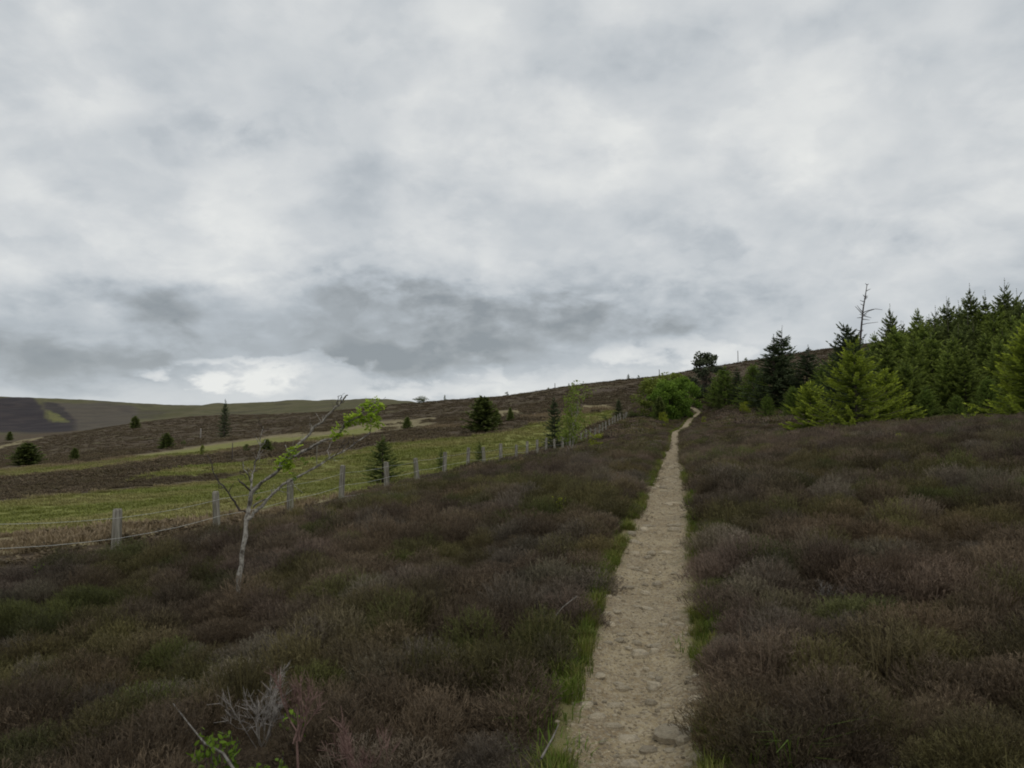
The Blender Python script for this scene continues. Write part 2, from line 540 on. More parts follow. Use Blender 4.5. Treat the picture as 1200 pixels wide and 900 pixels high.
brk2 = t.m('MULTIPLY', t.m('SUBTRACT', t.noise(pos, .10, 5, .6, .4), .5), .5)
brk = t.m('ADD', brk, brk2)
strawc = t.mix(t.mr(n1, .35, .65), (.20, .165, .085), (.29, .245, .14))
grassc = t.mix(t.mr(n1, .35, .65), (.185, .198, .050), (.240, .238, .075))
grassc = t.mix(t.m('MULTIPLY', t.mr(n2, .45, .65), .55), grassc, (.245, .235, .070))
c = t.mix(t.mr(t.m('ADD', st, brk), .35, .75), c, strawc)
c = t.mix(t.mr(t.m('ADD', gr, brk), .35, .75), c, grassc)
d = t.n('ShaderNodeBsdfPrincipled'); t.link(c, d.inputs['Base Color'])
d.inputs['Roughness'].default_value = .95; d.inputs['Specular IOR Level'].default_value = .1
b = t.n('ShaderNodeBump'); b.inputs['Strength'].default_value = .9; b.inputs['Distance'].default_value = .35
t.link(t.noise(pos, 1.3, 6, .65), b.inputs['Height']); t.link(b.outputs[0], d.inputs['Normal'])
t.link(d.outputs[0], out.inputs[0])
M['ground'] = m

# path: trodden sandy soil with grit
m, t, out = new_mat('trodden_path')
geo = t.n('ShaderNodeNewGeometry'); pos = geo.outputs['Position']
edge = t.attr('edge')
n1 = t.noise(pos, 3.2, 6, .65, .3); n2 = t.noise(pos, 22, 5, .7, .2); n3 = t.noise(pos, .8, 4, .6)
c = t.mix(t.mr(n1, .35, .65), (.255, .192, .110), (.415, .335, .205))
c = t.mix(t.m('MULTIPLY', t.mr(n3, .42, .62), .5), c, (.285, .228, .150))
vor = t.n('ShaderNodeTexVoronoi', feature='F1'); vor.inputs['Scale'].default_value = 58; vor.inputs['Randomness'].default_value = 1
t.link(pos, vor.inputs['Vector'])
vc = t.n('ShaderNodeSeparateColor'); t.link(vor.outputs['Color'], vc.inputs[0])
c = t.mix(t.m('MULTIPLY', t.mr(vc.outputs[0], .45, .8), .40), c, (.50, .435, .325))
c = t.mix(t.m('MULTIPLY', t.mr(vc.outputs[1], .78, .9), .6), c, (.17, .14, .105))
c = t.mix(t.m('MULTIPLY', t.mr(n2, .56, .68), .5), c, (.17, .135, .09))
mos = t.m('ADD', edge, t.m('MULTIPLY', t.m('SUBTRACT', n1, .5), 1.6))
c = t.mix(t.m('MULTIPLY', t.mr(mos, .62, .95), .75), c, (.135, .130, .035))
d = t.n('ShaderNodeBsdfPrincipled'); t.link(c, d.inputs['Base Color'])
d.inputs['Roughness'].default_value = .95; d.inputs['Specular IOR Level'].default_value = .15
b = t.n('ShaderNodeBump'); b.inputs['Strength'].default_value = .75; b.inputs['Distance'].default_value = .02
hgt = t.m('ADD', t.m('ADD', t.m('MULTIPLY', vor.outputs['Distance'], -.55), n2), t.m('MULTIPLY', t.noise(pos, 95, 4, .7), .5))
t.link(hgt, b.inputs['Height']); t.link(b.outputs[0], d.inputs['Normal'])
t.link(d.outputs[0], out.inputs[0])
M['path'] = m

# ------------------------------------------------------------------ ground sheet with its cover
# strips of cover across the slope beyond the fence: bearing (as the photo's column) with upper and lower edge
STRIPS = [
    ('grass', 1.0, 5.0, [(-200, 592, 636), (0, 588, 628), (150, 573, 615), (250, 563, 606), (330, 543, 592), (400, 531, 580), (460, 519, 570), (540, 513, 555), (600, 504, 545), (630, 496, 535), (660, 490, 525), (720, 480, 500)]),
    ('grass', .66, 3.0, [(-200, 550, 562), (0, 550, 561), (100, 543, 552), (200, 528, 537), (250, 520, 532), (320, 512, 520), (380, 508, 519), (440, 497, 507)]),
    ('straw', .70, 3.5, [(-200, 549, 562), (0, 547, 562), (100, 541, 553), (200, 526, 538), (250, 518, 533), (320, 509, 521), (380, 504, 520), (440, 493, 508), (480, 490, 503), (520, 497, 502), (570, 497, 500)]),
    ('grass', .8, 1.5, [(150, 560, 564), (190, 552, 559), (215, 548, 558), (280, 544, 553), (320, 536, 547)]),
    ('straw', .8, 1.0, [(488, 491, 493), (510, 489, 492)]),
    ('straw', .8, 1.5, [(580, 481, 487), (608, 481, 487)]),
    ('straw', .85, 1.5, [(684, 474, 481), (750, 473, 480)]),
    ('straw', .75, 1.5, [(612, 487, 491), (690, 480, 489)]),
    ('straw', .5, 1.0, [(625, 471, 473), (645, 469, 472)]),
    ('straw', .55, 1.5, [(690, 452, 455), (760, 449, 453)]),
    ('straw', .8, 1.2, [(-60, 527, 531), (0, 523, 527), (25, 516, 521), (50, 511, 514)]),
    ('straw', .6, 2.0, [(0, 596, 606), (90, 592, 600), (160, 585, 592)]),
    ('straw', .75, 3.0, [(-200, 634, 660), (0, 626, 652), (100, 617, 640), (250, 603, 618), (345, 590, 604), (420, 573, 590)]),
    ('burn', 1.0, 1.5, [(-200, 466, 508), (0, 467, 507), (15, 464, 507), (36, 465, 508), (48, 474, 508), (55, 494, 508), (68, 494, 508), (84, 492, 507)]),
    ('burn', .9, 1.2, [(52, 470, 480), (64, 471, 484), (74, 477, 491), (82, 487, 506), (87, 490, 506)]),
    ('ash', 1.0, 1.5, [(68, 472, 476), (82, 473, 492), (88, 474, 506), (120, 473, 504), (150, 475, 500), (160, 478, 490)]),
    ('burn', .35, 1.5, [(118, 470, 474), (138, 471, 476)]),
    ('burn', .35, 1.5, [(140, 476, 481), (152, 476, 483)]),
    ('burn', .3, 1.5, [(166, 482, 490), (190, 481, 488)]),
    ('grass', .50, 1.2, [(54, 482, 484), (60, 480, 496), (72, 487, 496), (82, 492, 496)]),
    ('grass', .4, 1.5, [(42, 466, 478), (60, 467, 470), (90, 468, 472)]),
]


def cover(x, y, z):
    """cover weights at points of the ground"""
    px, py = proj(x, y, z)
    res = {k: np.zeros_like(px) for k in ('grass', 'straw', 'olive', 'burn', 'ash')}
    t = x - path_x(y)
    d = y
    beyond = sst(-10.2, -10.9, t) * sst(5, 9, d)
    jy = (fbm(x / 9 + 5, y / 9, 71, 3) - .5) * 5 * sst(300, 60, d) + (fbm(x / 60, y / 60, 72, 3) - .5) * 5 * sst(100, 500, d)
    for typ, amt, soft, pts in STRIPS:
        a = np.array(pts, float)
        top = np.interp(px, a[:, 0], a[:, 1]); bot = np.interp(px, a[:, 0], a[:, 2])
        mk = sst(top - soft, top + soft, py + jy) * (1 - sst(bot - soft, bot + soft, py + jy))
        mk = mk * (1 if a[0, 0] <= 0 else sst(a[0, 0] - 6, a[0, 0] + 2, px)) * (1 - sst(a[-1, 0] - 2, a[-1, 0] + 6, px))
        if typ in ('burn', 'ash') or (py is not None and a[:, 2].max() < 500):
            mk = mk * (sst(600, 800, d) if a[0, 0] < 400 and a[-1, 0] < 200 else 1)
        else:
            mk = mk * (1 - sst(430, 600, d))
        mk = mk * (1 - sst(R(52), R(64), np.abs(np.arctan2(x, y))) * (x < 0))
        res[typ] = np.maximum(res[typ], mk * amt * beyond)
    res['olive'] = sst(620, 900, d)
    side = sst(R(48), R(64), np.abs(np.arctan2(x, y))) * (1 - sst(250, 400, np.hypot(x, y)))     # beyond the frame the cover goes on as broad drifts
    drift = sst(.5, .62, fbm(x / 55, y / 25, 73, 4))
    out_ = (x < 0) * beyond * side * drift
    res['grass'] = np.maximum(res['grass'], out_)
    return res


def build_ground():
    az_f = np.radians(np.linspace(-47, 47, 520))
    az_b = np.radians(np.linspace(47, 313, 90))[1:-1]
    az = np.concatenate([az_f, az_b])
    r = np.concatenate([[0.25], np.geomspace(0.6, 3400, 500)])
    A, RR = np.meshgrid(az, r)
    x = (np.sin(A) * RR).ravel(); y = (np.cos(A) * RR).ravel()
    z = ground(x, y)
    na, nr = len(az), len(r)
    verts = np.stack([x, y, z], 1)
    i = np.arange(nr - 1)[:, None] * na; j = np.arange(na)[None, :]; j2 = (j + 1) % na
    q = np.stack([i + j, i + j2, i + na + j2, i + na + j], -1).reshape(-1, 4)[:, ::-1]
    me = bpy.data.meshes.new('ground')
    me.vertices.add(len(verts) + 1)
    allv = np.vstack([verts, [[0, 0, gz(0, 0)]]])
    me.vertices.foreach_set('co', allv.ravel())
    c0 = len(verts)
    tri = [[c0, (k + 1) % na, k] for k in range(na)]
    nl = q.size + 3 * na
    me.loops.add(nl); me.polygons.add(len(q) + na)
    me.loops.foreach_set('vertex_index', np.concatenate([q.ravel(), np.array(tri).ravel()]))
    ls = np.concatenate([np.arange(len(q)) * 4, q.size + np.arange(na) * 3])
    me.polygons.foreach_set('loop_start', ls)
    me.polygons.foreach_set('use_smooth', np.ones(len(q) + na, bool))
    me.update(calc_edges=True); me.validate()
    cv = cover(x, y, z)
    for k, arr in cv.items():
        a = me.attributes.new(k, 'FLOAT', 'POINT')
        a.data.foreach_set('value', np.append(arr, 0).astype(np.float32))
    me.materials.append(M['ground'])
    return tag(obj('ground', me), kind='structure')


build_ground()


# ------------------------------------------------------------------ the path, its stones and grit
def path_rel(t, y):
    """height of the path surface: a shallow dish with lumps"""
    hw = path_w(y) * .5
    e = np.abs(t) / hw
    dish = 0.055 * sst(.3, 1.15, e)
    sink = -.10 * sst(1.25, 1.5, e)
    lump = (fbm(t / .22 + 40, y / .22, 81, 4) - .5) * .075 + (fbm(t / .07, y / .07, 85, 3) - .5) * .022
    return dish + sink + lump


def path_z(x, y):
    """base level of the path without the trench"""
    return np.interp(y, HS, HZ)


def far_level(x, y):
    t = x - path_x(y)
    return ground(x, y) - path_z(x, y)


def build_path():
    ys = np.concatenate([np.arange(-3, 3.4, .12), np.arange(3.4, 12, .03), np.geomspace(12, 128, 420)[1:]])
    ts = np.linspace(-1.5, 1.5, 41)
    Y, T = np.meshgrid(ys, ts, indexing='ij')
    wob = (fbm(Y / .7, T * 0 + np.sign(T) * 3, 91, 4) - .5) * .30
    tt = T * (path_w(Y) * .5) * (1 + wob)
    X = path_x(Y) + tt
    cz = ground(path_x(ys), ys)[:, None] + 0.075
    Z = cz + path_rel(tt, Y)
    nz, nt = Y.shape
    v = np.stack([X, Y, Z], -1).reshape(-1, 3)
    i = np.arange(nz - 1)[:, None] * nt; j = np.arange(nt - 1)[None, :]
    q = np.stack([i + j, i + j + 1, i + nt + j + 1, i + nt + j], -1).reshape(-1, 4)
    me = bpy.data.meshes.new('path')
    me.from_pydata(v.tolist(), [], q.tolist())
    me.polygons.foreach_set('use_smooth', np.ones(len(q), bool))
    a = me.attributes.new('edge', 'FLOAT', 'POINT'); a.data.foreach_set('value', np.abs(T / 1.5 * 1.15).ravel().astype(np.float32))
    me.materials.append(M['path'])
    return tag(obj('path', me), kind='structure')


path = build_path()


def path_top(t, y):
    y = np.asarray(y, float); t = np.asarray(t, float)
    return ground(path_x(y), y) + 0.075 + path_rel(t, y)


def stone_mesh(seed, flat):
    r_ = random.Random(seed)
    n = r_.randint(6, 8)
    ang = sorted((k + r_.uniform(-.32, .32)) * 2 * math.pi / n for k in range(n))
    rad = [r_.uniform(.72, 1.12) for _ in range(n)]
    asp = r_.uniform(.55, .9)
    v = []
    for (hz, sc) in ((-.8, 1.0), (.25, 1.05), (1.0, .74)):
        for a, q in zip(ang, rad):
            v.append((math.cos(a) * q * sc * .5, math.sin(a) * q * sc * .5 * asp, hz * flat * .5 + r_.uniform(-.06, .06) * flat))
    f = []
    for k in range(2):
        for i in range(n):
            f.append((k * n + i, k * n + (i + 1) % n, (k + 1) * n + (i + 1) % n, (k + 1) * n + i))
    v.append((0, 0, flat * .55))
    for i in range(n):
        f.append((2 * n + i, 2 * n + (i + 1) % n, 3 * n))
    return v, f


stone_meshes = []
for k in range(9):
    v, f = stone_mesh(100 + k, [.22, .28, .34, .25, .40, .20, .30, .36, .24][k])
    me = bpy.data.meshes.new('stone'); me.from_pydata(v, [], f); me.materials.append(M['stone'])
    stone_meshes.append(me)


def put_stone(t, y, size, k, rz, sink=.3, tilt=(0, 0)):
    o = obj('stone', stone_meshes[k % len(stone_meshes)], path)
    x = float(path_x(y)) + t
    o.location = (x, y, float(path_top(t, y)) + size * (.135 - sink * .3))
    o.rotation_euler = (tilt[0], tilt[1], rz)
    o.scale = (size,) * 3


def stone_at(px, py, wpx, k, rz, sink=.3, tilt=(0, 0)):
    x, y, z = hit(px, py, lift=.09)
    put_stone(x - float(path_x(y)), y, wpx / F * y, k, rz, sink, tilt)


# the ones that stand out in the photo
for a in [(790, 857, 60, 5, .1), (801, 868, 24, 2, .8), (736, 863, 38, 0, .6), (718, 853, 24, 3, 0), (722, 829, 26, 8, .3), (766, 800, 22, 1, -.7),
          (763, 818, 18, 4, .4), (746, 751, 14, 7, .2), (762, 752, 13, 2, 1.1), (754, 759, 8, 6, .4), (739, 669, 12, 1, .2), (771, 671, 9, 3, .4),
          (792, 726, 12, 4, .1), (803, 742, 8, 6, .4), (724, 705, 9, 2, 0), (705, 686, 9, 7, .6), (653, 845, 8, 4, .8), (760, 878, 28, 0, .3),
          (785, 876, 16, 5, .6), (706, 875, 14, 3, .9), (795, 640, 8, 2, .3), (736, 690, 14, 5, 0), (712, 760, 14, 1, .3), (790, 671, 9, 6, .1),
          (730, 806, 20, 8, .1), (700, 808, 12, 2, .9), (690, 818, 10, 7, .2), (780, 822, 16, 1, .5), (690, 835, 14, 5, .8), (742, 838, 16, 3, .1)]:
    stone_at(*a)
rs = random.Random(5)
n_st = 0
while n_st < 255:
    y = 3.7 + 20 * rs.random() ** 1.7
    hw = float(path_w(y)) * .5
    t_ = rs.uniform(-1.05, 1.05) * hw
    size = rs.choice((.035, .045, .055, .07, .09, .12, .15)) * rs.uniform(.7, 1.2)
    if y > 9:
        size *= 1.3
    put_stone(t_, y, size, rs.randrange(9), rs.uniform(0, 6.28), .35, (rs.uniform(-.15, .15), rs.uniform(-.15, .15)))
    n_st += 1


# ------------------------------------------------------------------ scatter: templates and points live in one mesh
def scatter(name, pts, rot, scl, pick, tint, templates, mat, parent=None):
    K = len(templates)
    nv = len(pts)
    V_ = [pts]; fs = []; tid = [np.zeros(nv, int)]; tp = [np.zeros(nv)]; rn = [np.zeros(nv)]
    off = nv
    for k, (v, f, tt, rr) in enumerate(templates):
        V_.append(v); fs.extend([tuple(int(i) + off for i in q) for q in f])
        tid.append(np.full(len(v), k + 1)); tp.append(tt); rn.append(rr)
        off += len(v)
    V_ = np.concatenate(V_)
    me = bpy.data.meshes.new(name)
    me.from_pydata(V_.tolist(), [], fs)
    n_all = len(V_)

    def pad(a, w_):
        z = np.zeros((n_all, w_)); z[:nv] = np.asarray(a).reshape(nv, w_); return z
    for nm, ty, arr, key in (('tid', 'INT', np.concatenate(tid), 'value'), ('pick', 'INT', pad(pick, 1), 'value'), ('rot', 'FLOAT_VECTOR', pad(rot, 3), 'vector'),
                             ('scl', 'FLOAT_VECTOR', pad(scl, 3), 'vector'), ('tip', 'FLOAT', np.concatenate(tp), 'value'), ('rnd', 'FLOAT', np.concatenate(rn), 'value')):
        a = me.attributes.new(nm, ty, 'POINT')
        a.data.foreach_set(key, np.asarray(arr).ravel().astype(np.int32 if ty == 'INT' else np.float32))
    a = me.attributes.new('tint', 'FLOAT_COLOR', 'POINT')
    tc4 = np.ones((n_all, 4)); tc4[:nv, :3] = tint
    a.data.foreach_set('color', tc4.ravel().astype(np.float32))
    me.materials.append(mat)
    o = obj(name, me, parent)
    ng = bpy.data.node_groups.new(name + '_scatter', 'GeometryNodeTree')
    ng.interface.new_socket('Geometry', in_out='INPUT', socket_type='NodeSocketGeometry')
    ng.interface.new_socket('Geometry', in_out='OUTPUT', socket_type='NodeSocketGeometry')
    N = ng.nodes; L = ng.links
    gi = N.new('NodeGroupInput'); go = N.new('NodeGroupOutput')

    def named(nm, ty):
        q = N.new('GeometryNodeInputNamedAttribute'); q.data_type = ty; q.inputs['Name'].default_value = nm
        return q.outputs['Attribute']

    def sepk(k):
        c_ = N.new('FunctionNodeCompare'); c_.data_type = 'INT'; c_.operation = 'EQUAL'
        L.new(named('tid', 'INT'), c_.inputs[2]); c_.inputs[3].default_value = k
        s_ = N.new('GeometryNodeSeparateGeometry'); s_.domain = 'POINT'
        L.new(gi.outputs[0], s_.inputs[0]); L.new(c_.outputs[0], s_.inputs[1])
        return s_.outputs[0]
    jn = N.new('GeometryNodeJoinGeometry')
    for k in reversed(range(K)):             # a multi-input lists its newest link first
        g2i = N.new('GeometryNodeGeometryToInstance')
        L.new(sepk(k + 1), g2i.inputs[0]); L.new(g2i.outputs[0], jn.inputs[0])
    iop = N.new('GeometryNodeInstanceOnPoints')
    L.new(sepk(0), iop.inputs['Points']); L.new(jn.outputs[0], iop.inputs['Instance'])
    iop.inputs['Pick Instance'].default_value = True
    L.new(named('pick', 'INT'), iop.inputs['Instance Index'])
    e2r = N.new('FunctionNodeEulerToRotation')
    L.new(named('rot', 'FLOAT_VECTOR'), e2r.inputs[0]); L.new(e2r.outputs[0], iop.inputs['Rotation'])
    L.new(named('scl', 'FLOAT_VECTOR'), iop.inputs['Scale'])
    L.new(iop.outputs[0], go.inputs[0])
    md = o.modifiers.new('scatter', 'NODES'); md.node_group = ng
    return tag(o, kind='stuff')


def unit(v):
    return v / np.maximum(np.linalg.norm(v, axis=1, keepdims=True), 1e-9)


def heather_bush(seed, n, width, long_stems=0, R_=.30, H_=.36, side=True):
    """a dome of upright wiry sprigs"""
    g = np.random.default_rng(seed)
    mb = MB()
    th = g.uniform(0, 2 * np.pi, n); ph = np.arccos(1 - g.random(n) * .98)
    lob = 1 + .22 * np.sin(th * 3 + g.uniform(0, 6)) * np.sin(ph)
    rr = g.uniform(.55, 1.08, n) ** .7
    tipp = np.stack([R_ * np.sin(ph) * np.cos(th) * lob * rr, R_ * np.sin(ph) * np.sin(th) * lob * rr, H_ * (np.cos(ph) * .8 + .22) * rr + .02], 1)
    dirn = unit(np.stack([np.sin(ph) * np.cos(th) * .55, np.sin(ph) * np.sin(th) * .55, np.full(n, .8)], 1) + g.normal(0, .22, (n, 3)))
    ln = g.uniform(.030, .078, n) * (1.25 if width > .012 else 1)
    b0 = tipp - dirn * ln[:, None]
    b0[:, 2] = np.maximum(b0[:, 2], -.02)
    mid = (b0 + tipp) / 2 + g.normal(0, .008, (n, 3))
    wv = unit(np.cross(dirn, g.normal(0, 1, (n, 3)))) * (width * .5 * g.uniform(.7, 1.3, n))[:, None]
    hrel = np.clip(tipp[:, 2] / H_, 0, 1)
    t1 = np.clip(.35 + .65 * hrel * g.uniform(.7, 1.1, n), 0, 1)  # low sprigs take more of the painted shadow tone
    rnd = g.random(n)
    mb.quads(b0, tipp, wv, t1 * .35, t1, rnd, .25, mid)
    if side:                                     # short side shoots along each sprig
        for s_ in (.45, .7):
            c = b0 + (tipp - b0) * s_
            dd = unit(dirn + g.normal(0, .6, (n, 3)))
            e = c + dd * (ln * .38)[:, None]
            w2 = unit(np.cross(dd, g.normal(0, 1, (n, 3)))) * (width * .38)
            mb.quads(c, e, w2, t1 * .5, t1 * .95, rnd, .4)
    if side:                                     # longer feathery sprays that break the outline
        m_ = n // 9
        a = g.uniform(0, 6.28, m_); q = np.sqrt(g.random(m_)) * R_ * 1.05
        h0 = H_ * np.sqrt(np.clip(1 - (q / (R_ * 1.15)) ** 2, 0, 1)) * g.uniform(.45, .85, m_)
        b_ = np.stack([np.cos(a) * q * .8, np.sin(a) * q * .8, h0], 1)
        dd = unit(np.stack([np.cos(a) * q / R_ * .7, np.sin(a) * q / R_ * .7, np.full(m_, .75)], 1) + g.normal(0, .28, (m_, 3)))
        L_ = g.uniform(.05, .12, m_)
        e_ = b_ + dd * L_[:, None]; rn_ = g.random(m_)
        mb.quads(b_, e_, unit(np.cross(dd, g.normal(0, 1, (m_, 3)))) * width * .35, .35, .8, rn_, .4)
        for s_ in np.linspace(.25, 1.0, 9):
            c = b_ + dd * (L_ * s_)[:, None]
            d2 = unit(dd * .8 + g.normal(0, .55, (m_, 3)))
            w2 = unit(np.cross(d2, g.normal(0, 1, (m_, 3)))) * (width * .55)
            mb.quads(c, c + d2 * (g.uniform(.012, .032, m_) * (1.2 - .5 * s_))[:, None], w2, .55, 1.0, rn_, .35)
    for k in range(long_stems):                  # bare woody stems from the root
        a = g.uniform(0, 6.28); q = g.uniform(.3, .95)
        p0 = np.array([g.normal(0, .04), g.normal(0, .04), -.05])
        p2 = np.array([R_ * q * math.cos(a), R_ * q * math.sin(a), H_ * g.uniform(.5, 1.02)])
        p1 = (p0 + p2) / 2 + np.array([math.cos(a), math.sin(a), -.2]) * .05
        wv1 = unit(np.cross([p2 - p0], g.normal(0, 1, (1, 3)))) * .0032
        mb.quads(p0[None], p2[None], wv1, .3, .7, .6, .5, p1[None])
    return mb.arrays()


HB_NEAR = [heather_bush(s, 950, .0042, 16) for s in range(5)] + [heather_bush(20 + s, 640, .0042, 34, .27, .44) for s in range(3)]
HB_MID = [heather_bush(40 + s, 380, .011, 0, side=False) for s in range(4)]
HB_FAR = [heather_bush(60 + s, 70, .050, 0, side=False) for s in range(4)]

OLIVE = np.array([.158, .140, .056]); BROWN = np.array([.183, .138, .090]); PURP = np.array([.212, .158, .128])
GREY = np.array([.235, .200, .155]); GREEN = np.array([.125, .150, .038]); RUST = np.array([.195, .132, .068])


def heather_tint(x, y, g):
    n = len(x)
    a = fbm(x / 1.1, y / 1.1, 201, 4); b = fbm(x / 1.6 + 9, y / 1.6, 211, 4); c_ = fbm(x / .6, y / .6, 221, 2); e = fbm(x / 6, y / 6, 231, 3)
    w_ol = sst(.42, .56, a)[:, None]; w_pu = (sst(.50, .64, b + np.where(x > path_x(y), .085, .0)) * .85)[:, None]
    col = BROWN * (1 - w_ol) + OLIVE * w_ol
    col = col * (1 - w_pu * .8) + PURP * w_pu * .8
    k = sst(.64, .74, c_)[:, None] * .75
    col = col * (1 - k) + GREEN * k
    k = sst(.66, .76, fbm(x / .7, y / .7 + 7, 241, 2))[:, None] * .8
    col = col * (1 - k) + GREY * k
    k = sst(.62, .74, fbm(x / .9 + 3, y / .9, 251, 2))[:, None] * .32
    col = col * (1 - k) + RUST * k
    dk = sst(.38, .62, fbm(x / 1.2 + 11, y / 1.2, 261, 3))
    col = col * ((.72 + .5 * e) * (.80 + .36 * dk))[:, None] * g.uniform(.68, 1.32, (n, 1))
    return col


def in_heather(x, y):
    """where heather stands: right up to the forest and left down to the fence, clear of the path"""
    t = x - path_x(y)
    wl = path_w(y) * .5
    edge = np.where(t < 0, .11, .09) + .07 * (y > 9) + .13 * fbm(y / 1.3, np.sign(t) * 2, 301, 3)
    edge = edge + .07 * ((t < 0) & (y < 5.6)) * sst(.35, .6, fbm(y / .8, y * 0 + 7, 303, 2))
    ok = (np.abs(t) > wl + edge) | (y > 116)
    fe = -9.7 + .239 * y - x                      # distance past the fence
    ok &= fe < .55 + 1.2 * (fbm(y / 2.5, y * 0 + 5, 302, 3) - .5)
    return ok


def heather_points(dens, d0, d1, seed, fov=52, tmax=60):
    g = np.random.default_rng(seed)
    th = math.tan(R(fov))
    n = int(dens * ((d1 ** 2 - d0 ** 2) * th))
    d = np.sqrt(g.uniform(d0 ** 2, d1 ** 2, n)); x = g.uniform(-th, th, n) * d
    y = d
    k = in_heather(x, y) & (np.abs(x - path_x(y)) < tmax)
    return x[k], y[k], g


CLEAR = [(*hit(a, b, lift=.12)[:2], r_) for a, b, r_ in ((308, 850, .26), (347, 900, .22), (425, 905, .2), (642, 722, .2), (1050, 895, .2), (975, 690, .3), (498, 900, .15), (255, 886, .2), (345, 842, .15), (318, 895, .15), (905, 836, .12))]


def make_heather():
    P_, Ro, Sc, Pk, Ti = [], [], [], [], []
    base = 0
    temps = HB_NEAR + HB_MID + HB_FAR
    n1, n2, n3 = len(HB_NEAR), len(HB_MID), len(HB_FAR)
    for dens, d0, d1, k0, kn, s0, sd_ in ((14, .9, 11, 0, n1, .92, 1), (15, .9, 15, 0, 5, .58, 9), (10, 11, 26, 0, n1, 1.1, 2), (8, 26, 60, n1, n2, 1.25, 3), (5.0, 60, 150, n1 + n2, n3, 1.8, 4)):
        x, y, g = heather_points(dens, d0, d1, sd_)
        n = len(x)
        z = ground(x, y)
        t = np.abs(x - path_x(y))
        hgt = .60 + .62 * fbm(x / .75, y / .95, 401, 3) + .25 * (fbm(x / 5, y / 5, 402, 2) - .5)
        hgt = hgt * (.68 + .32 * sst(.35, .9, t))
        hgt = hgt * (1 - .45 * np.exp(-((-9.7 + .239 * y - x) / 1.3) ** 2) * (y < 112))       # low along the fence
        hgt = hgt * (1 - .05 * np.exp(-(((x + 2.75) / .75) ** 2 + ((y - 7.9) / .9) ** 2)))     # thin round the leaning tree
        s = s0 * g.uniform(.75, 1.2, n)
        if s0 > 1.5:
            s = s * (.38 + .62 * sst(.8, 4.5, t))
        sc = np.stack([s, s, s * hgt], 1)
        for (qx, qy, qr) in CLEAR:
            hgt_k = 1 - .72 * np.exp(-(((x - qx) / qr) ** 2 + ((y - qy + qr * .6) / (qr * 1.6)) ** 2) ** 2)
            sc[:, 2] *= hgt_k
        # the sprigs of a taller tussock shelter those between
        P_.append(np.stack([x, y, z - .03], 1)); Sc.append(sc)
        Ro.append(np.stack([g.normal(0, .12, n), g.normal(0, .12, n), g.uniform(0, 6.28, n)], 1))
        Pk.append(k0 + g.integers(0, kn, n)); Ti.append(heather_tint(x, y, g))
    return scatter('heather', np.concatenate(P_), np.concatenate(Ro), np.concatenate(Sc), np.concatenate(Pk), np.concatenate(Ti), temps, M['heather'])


tag(make_heather(), 'dark brown and olive heather covering both sides of the path', 'heather')


def make_moor():
    """heather tussocks on the open moor beyond the fence"""
    g = np.random.default_rng(77)
    P_, Ro, Sc, Pk, Ti = [], [], [], [], []
    for dens, d0, d1, s0 in ((2.2, 12, 60, 1.3), (.55, 60, 170, 2.3), (.13, 170, 420, 4.0)):
        th = math.tan(R(53))
        n = int(dens * (d1 ** 2 - d0 ** 2) * th)
        d = np.sqrt(g.uniform(d0 ** 2, d1 ** 2, n)); x = g.uniform(-th, .28 if d0 < 60 else .5, n) * d; y = d
        z = ground(x, y)
        cv = cover(x, y, z)
        fe = -9.7 + .239 * y - x
        gro = cv['grass'] + cv['straw'] * .8 + (fbm(x / 5, y / 5, 78, 4) - .5) * 1.1 + g.uniform(-.15, .15, n)
        k = ((fe > .8) | (d > 118)) & (gro < .42)
        x, y, z = x[k], y[k], z[k]; n = len(x)
        s = s0 * g.uniform(.6, 1.25, n)
        P_.append(np.stack([x, y, z - .03 * s], 1)); Sc.append(np.stack([s, s, s * g.uniform(.45, .75, n) * (.75 if s0 < 3 else .45)], 1))
        Ro.append(np.stack([np.zeros(n), np.zeros(n), g.uniform(0, 6.28, n)], 1))
        Pk.append(g.integers(0, len(HB_FAR), n))
        tn = heather_tint(x, y, g) * .22 + np.array([.170, .132, .082]) * .78
        tn = tn * (.75 + .5 * fbm(x / 30, y / 18, 79, 3))[:, None]
        Ti.append(tn)
    return scatter('moor_heather', np.concatenate(P_), np.concatenate(Ro), np.concatenate(Sc), np.concatenate(Pk), np.concatenate(Ti), HB_FAR, M['heather'])


tag(make_moor(), 'brown heather tussocks on the open moor beyond the fence', 'heather')


def grass_tuft(seed, n, H_, R_, width, flop=.5):
    g = np.random.default_rng(seed)
    mb = MB()
    a = g.uniform(0, 6.28, n); r0 = R_ * np.sqrt(g.random(n))
    b0 = np.stack([np.cos(a) * r0, np.sin(a) * r0, np.full(n, -.01)], 1)
    h = H_ * g.uniform(.5, 1.1, n); a2 = a + g.normal(0, .8, n); fl = flop * g.uniform(.1, 1, n)
    mid = b0 + np.stack([np.cos(a2) * fl * h * .3, np.sin(a2) * fl * h * .3, h * .6], 1)
    tip_ = b0 + np.stack([np.cos(a2) * fl * h, np.sin(a2) * fl * h, h * (1 - .3 * fl)], 1)
    wv = np.stack([-np.sin(a2), np.cos(a2), np.zeros(n)], 1) * (width * .5)
    mb.quads(b0, tip_, wv, .2, 1.0, g.random(n), .15, mid)
    return mb.arrays()


GT = [grass_tuft(500 + k, 34, .11, .07, .0055, .8) for k in range(4)] + [grass_tuft(510 + k, 22, .19, .06, .005, .7) for k in range(2)]
GF = [grass_tuft(520 + k, 40, .16, .30, .03, .8) for k in range(4)]


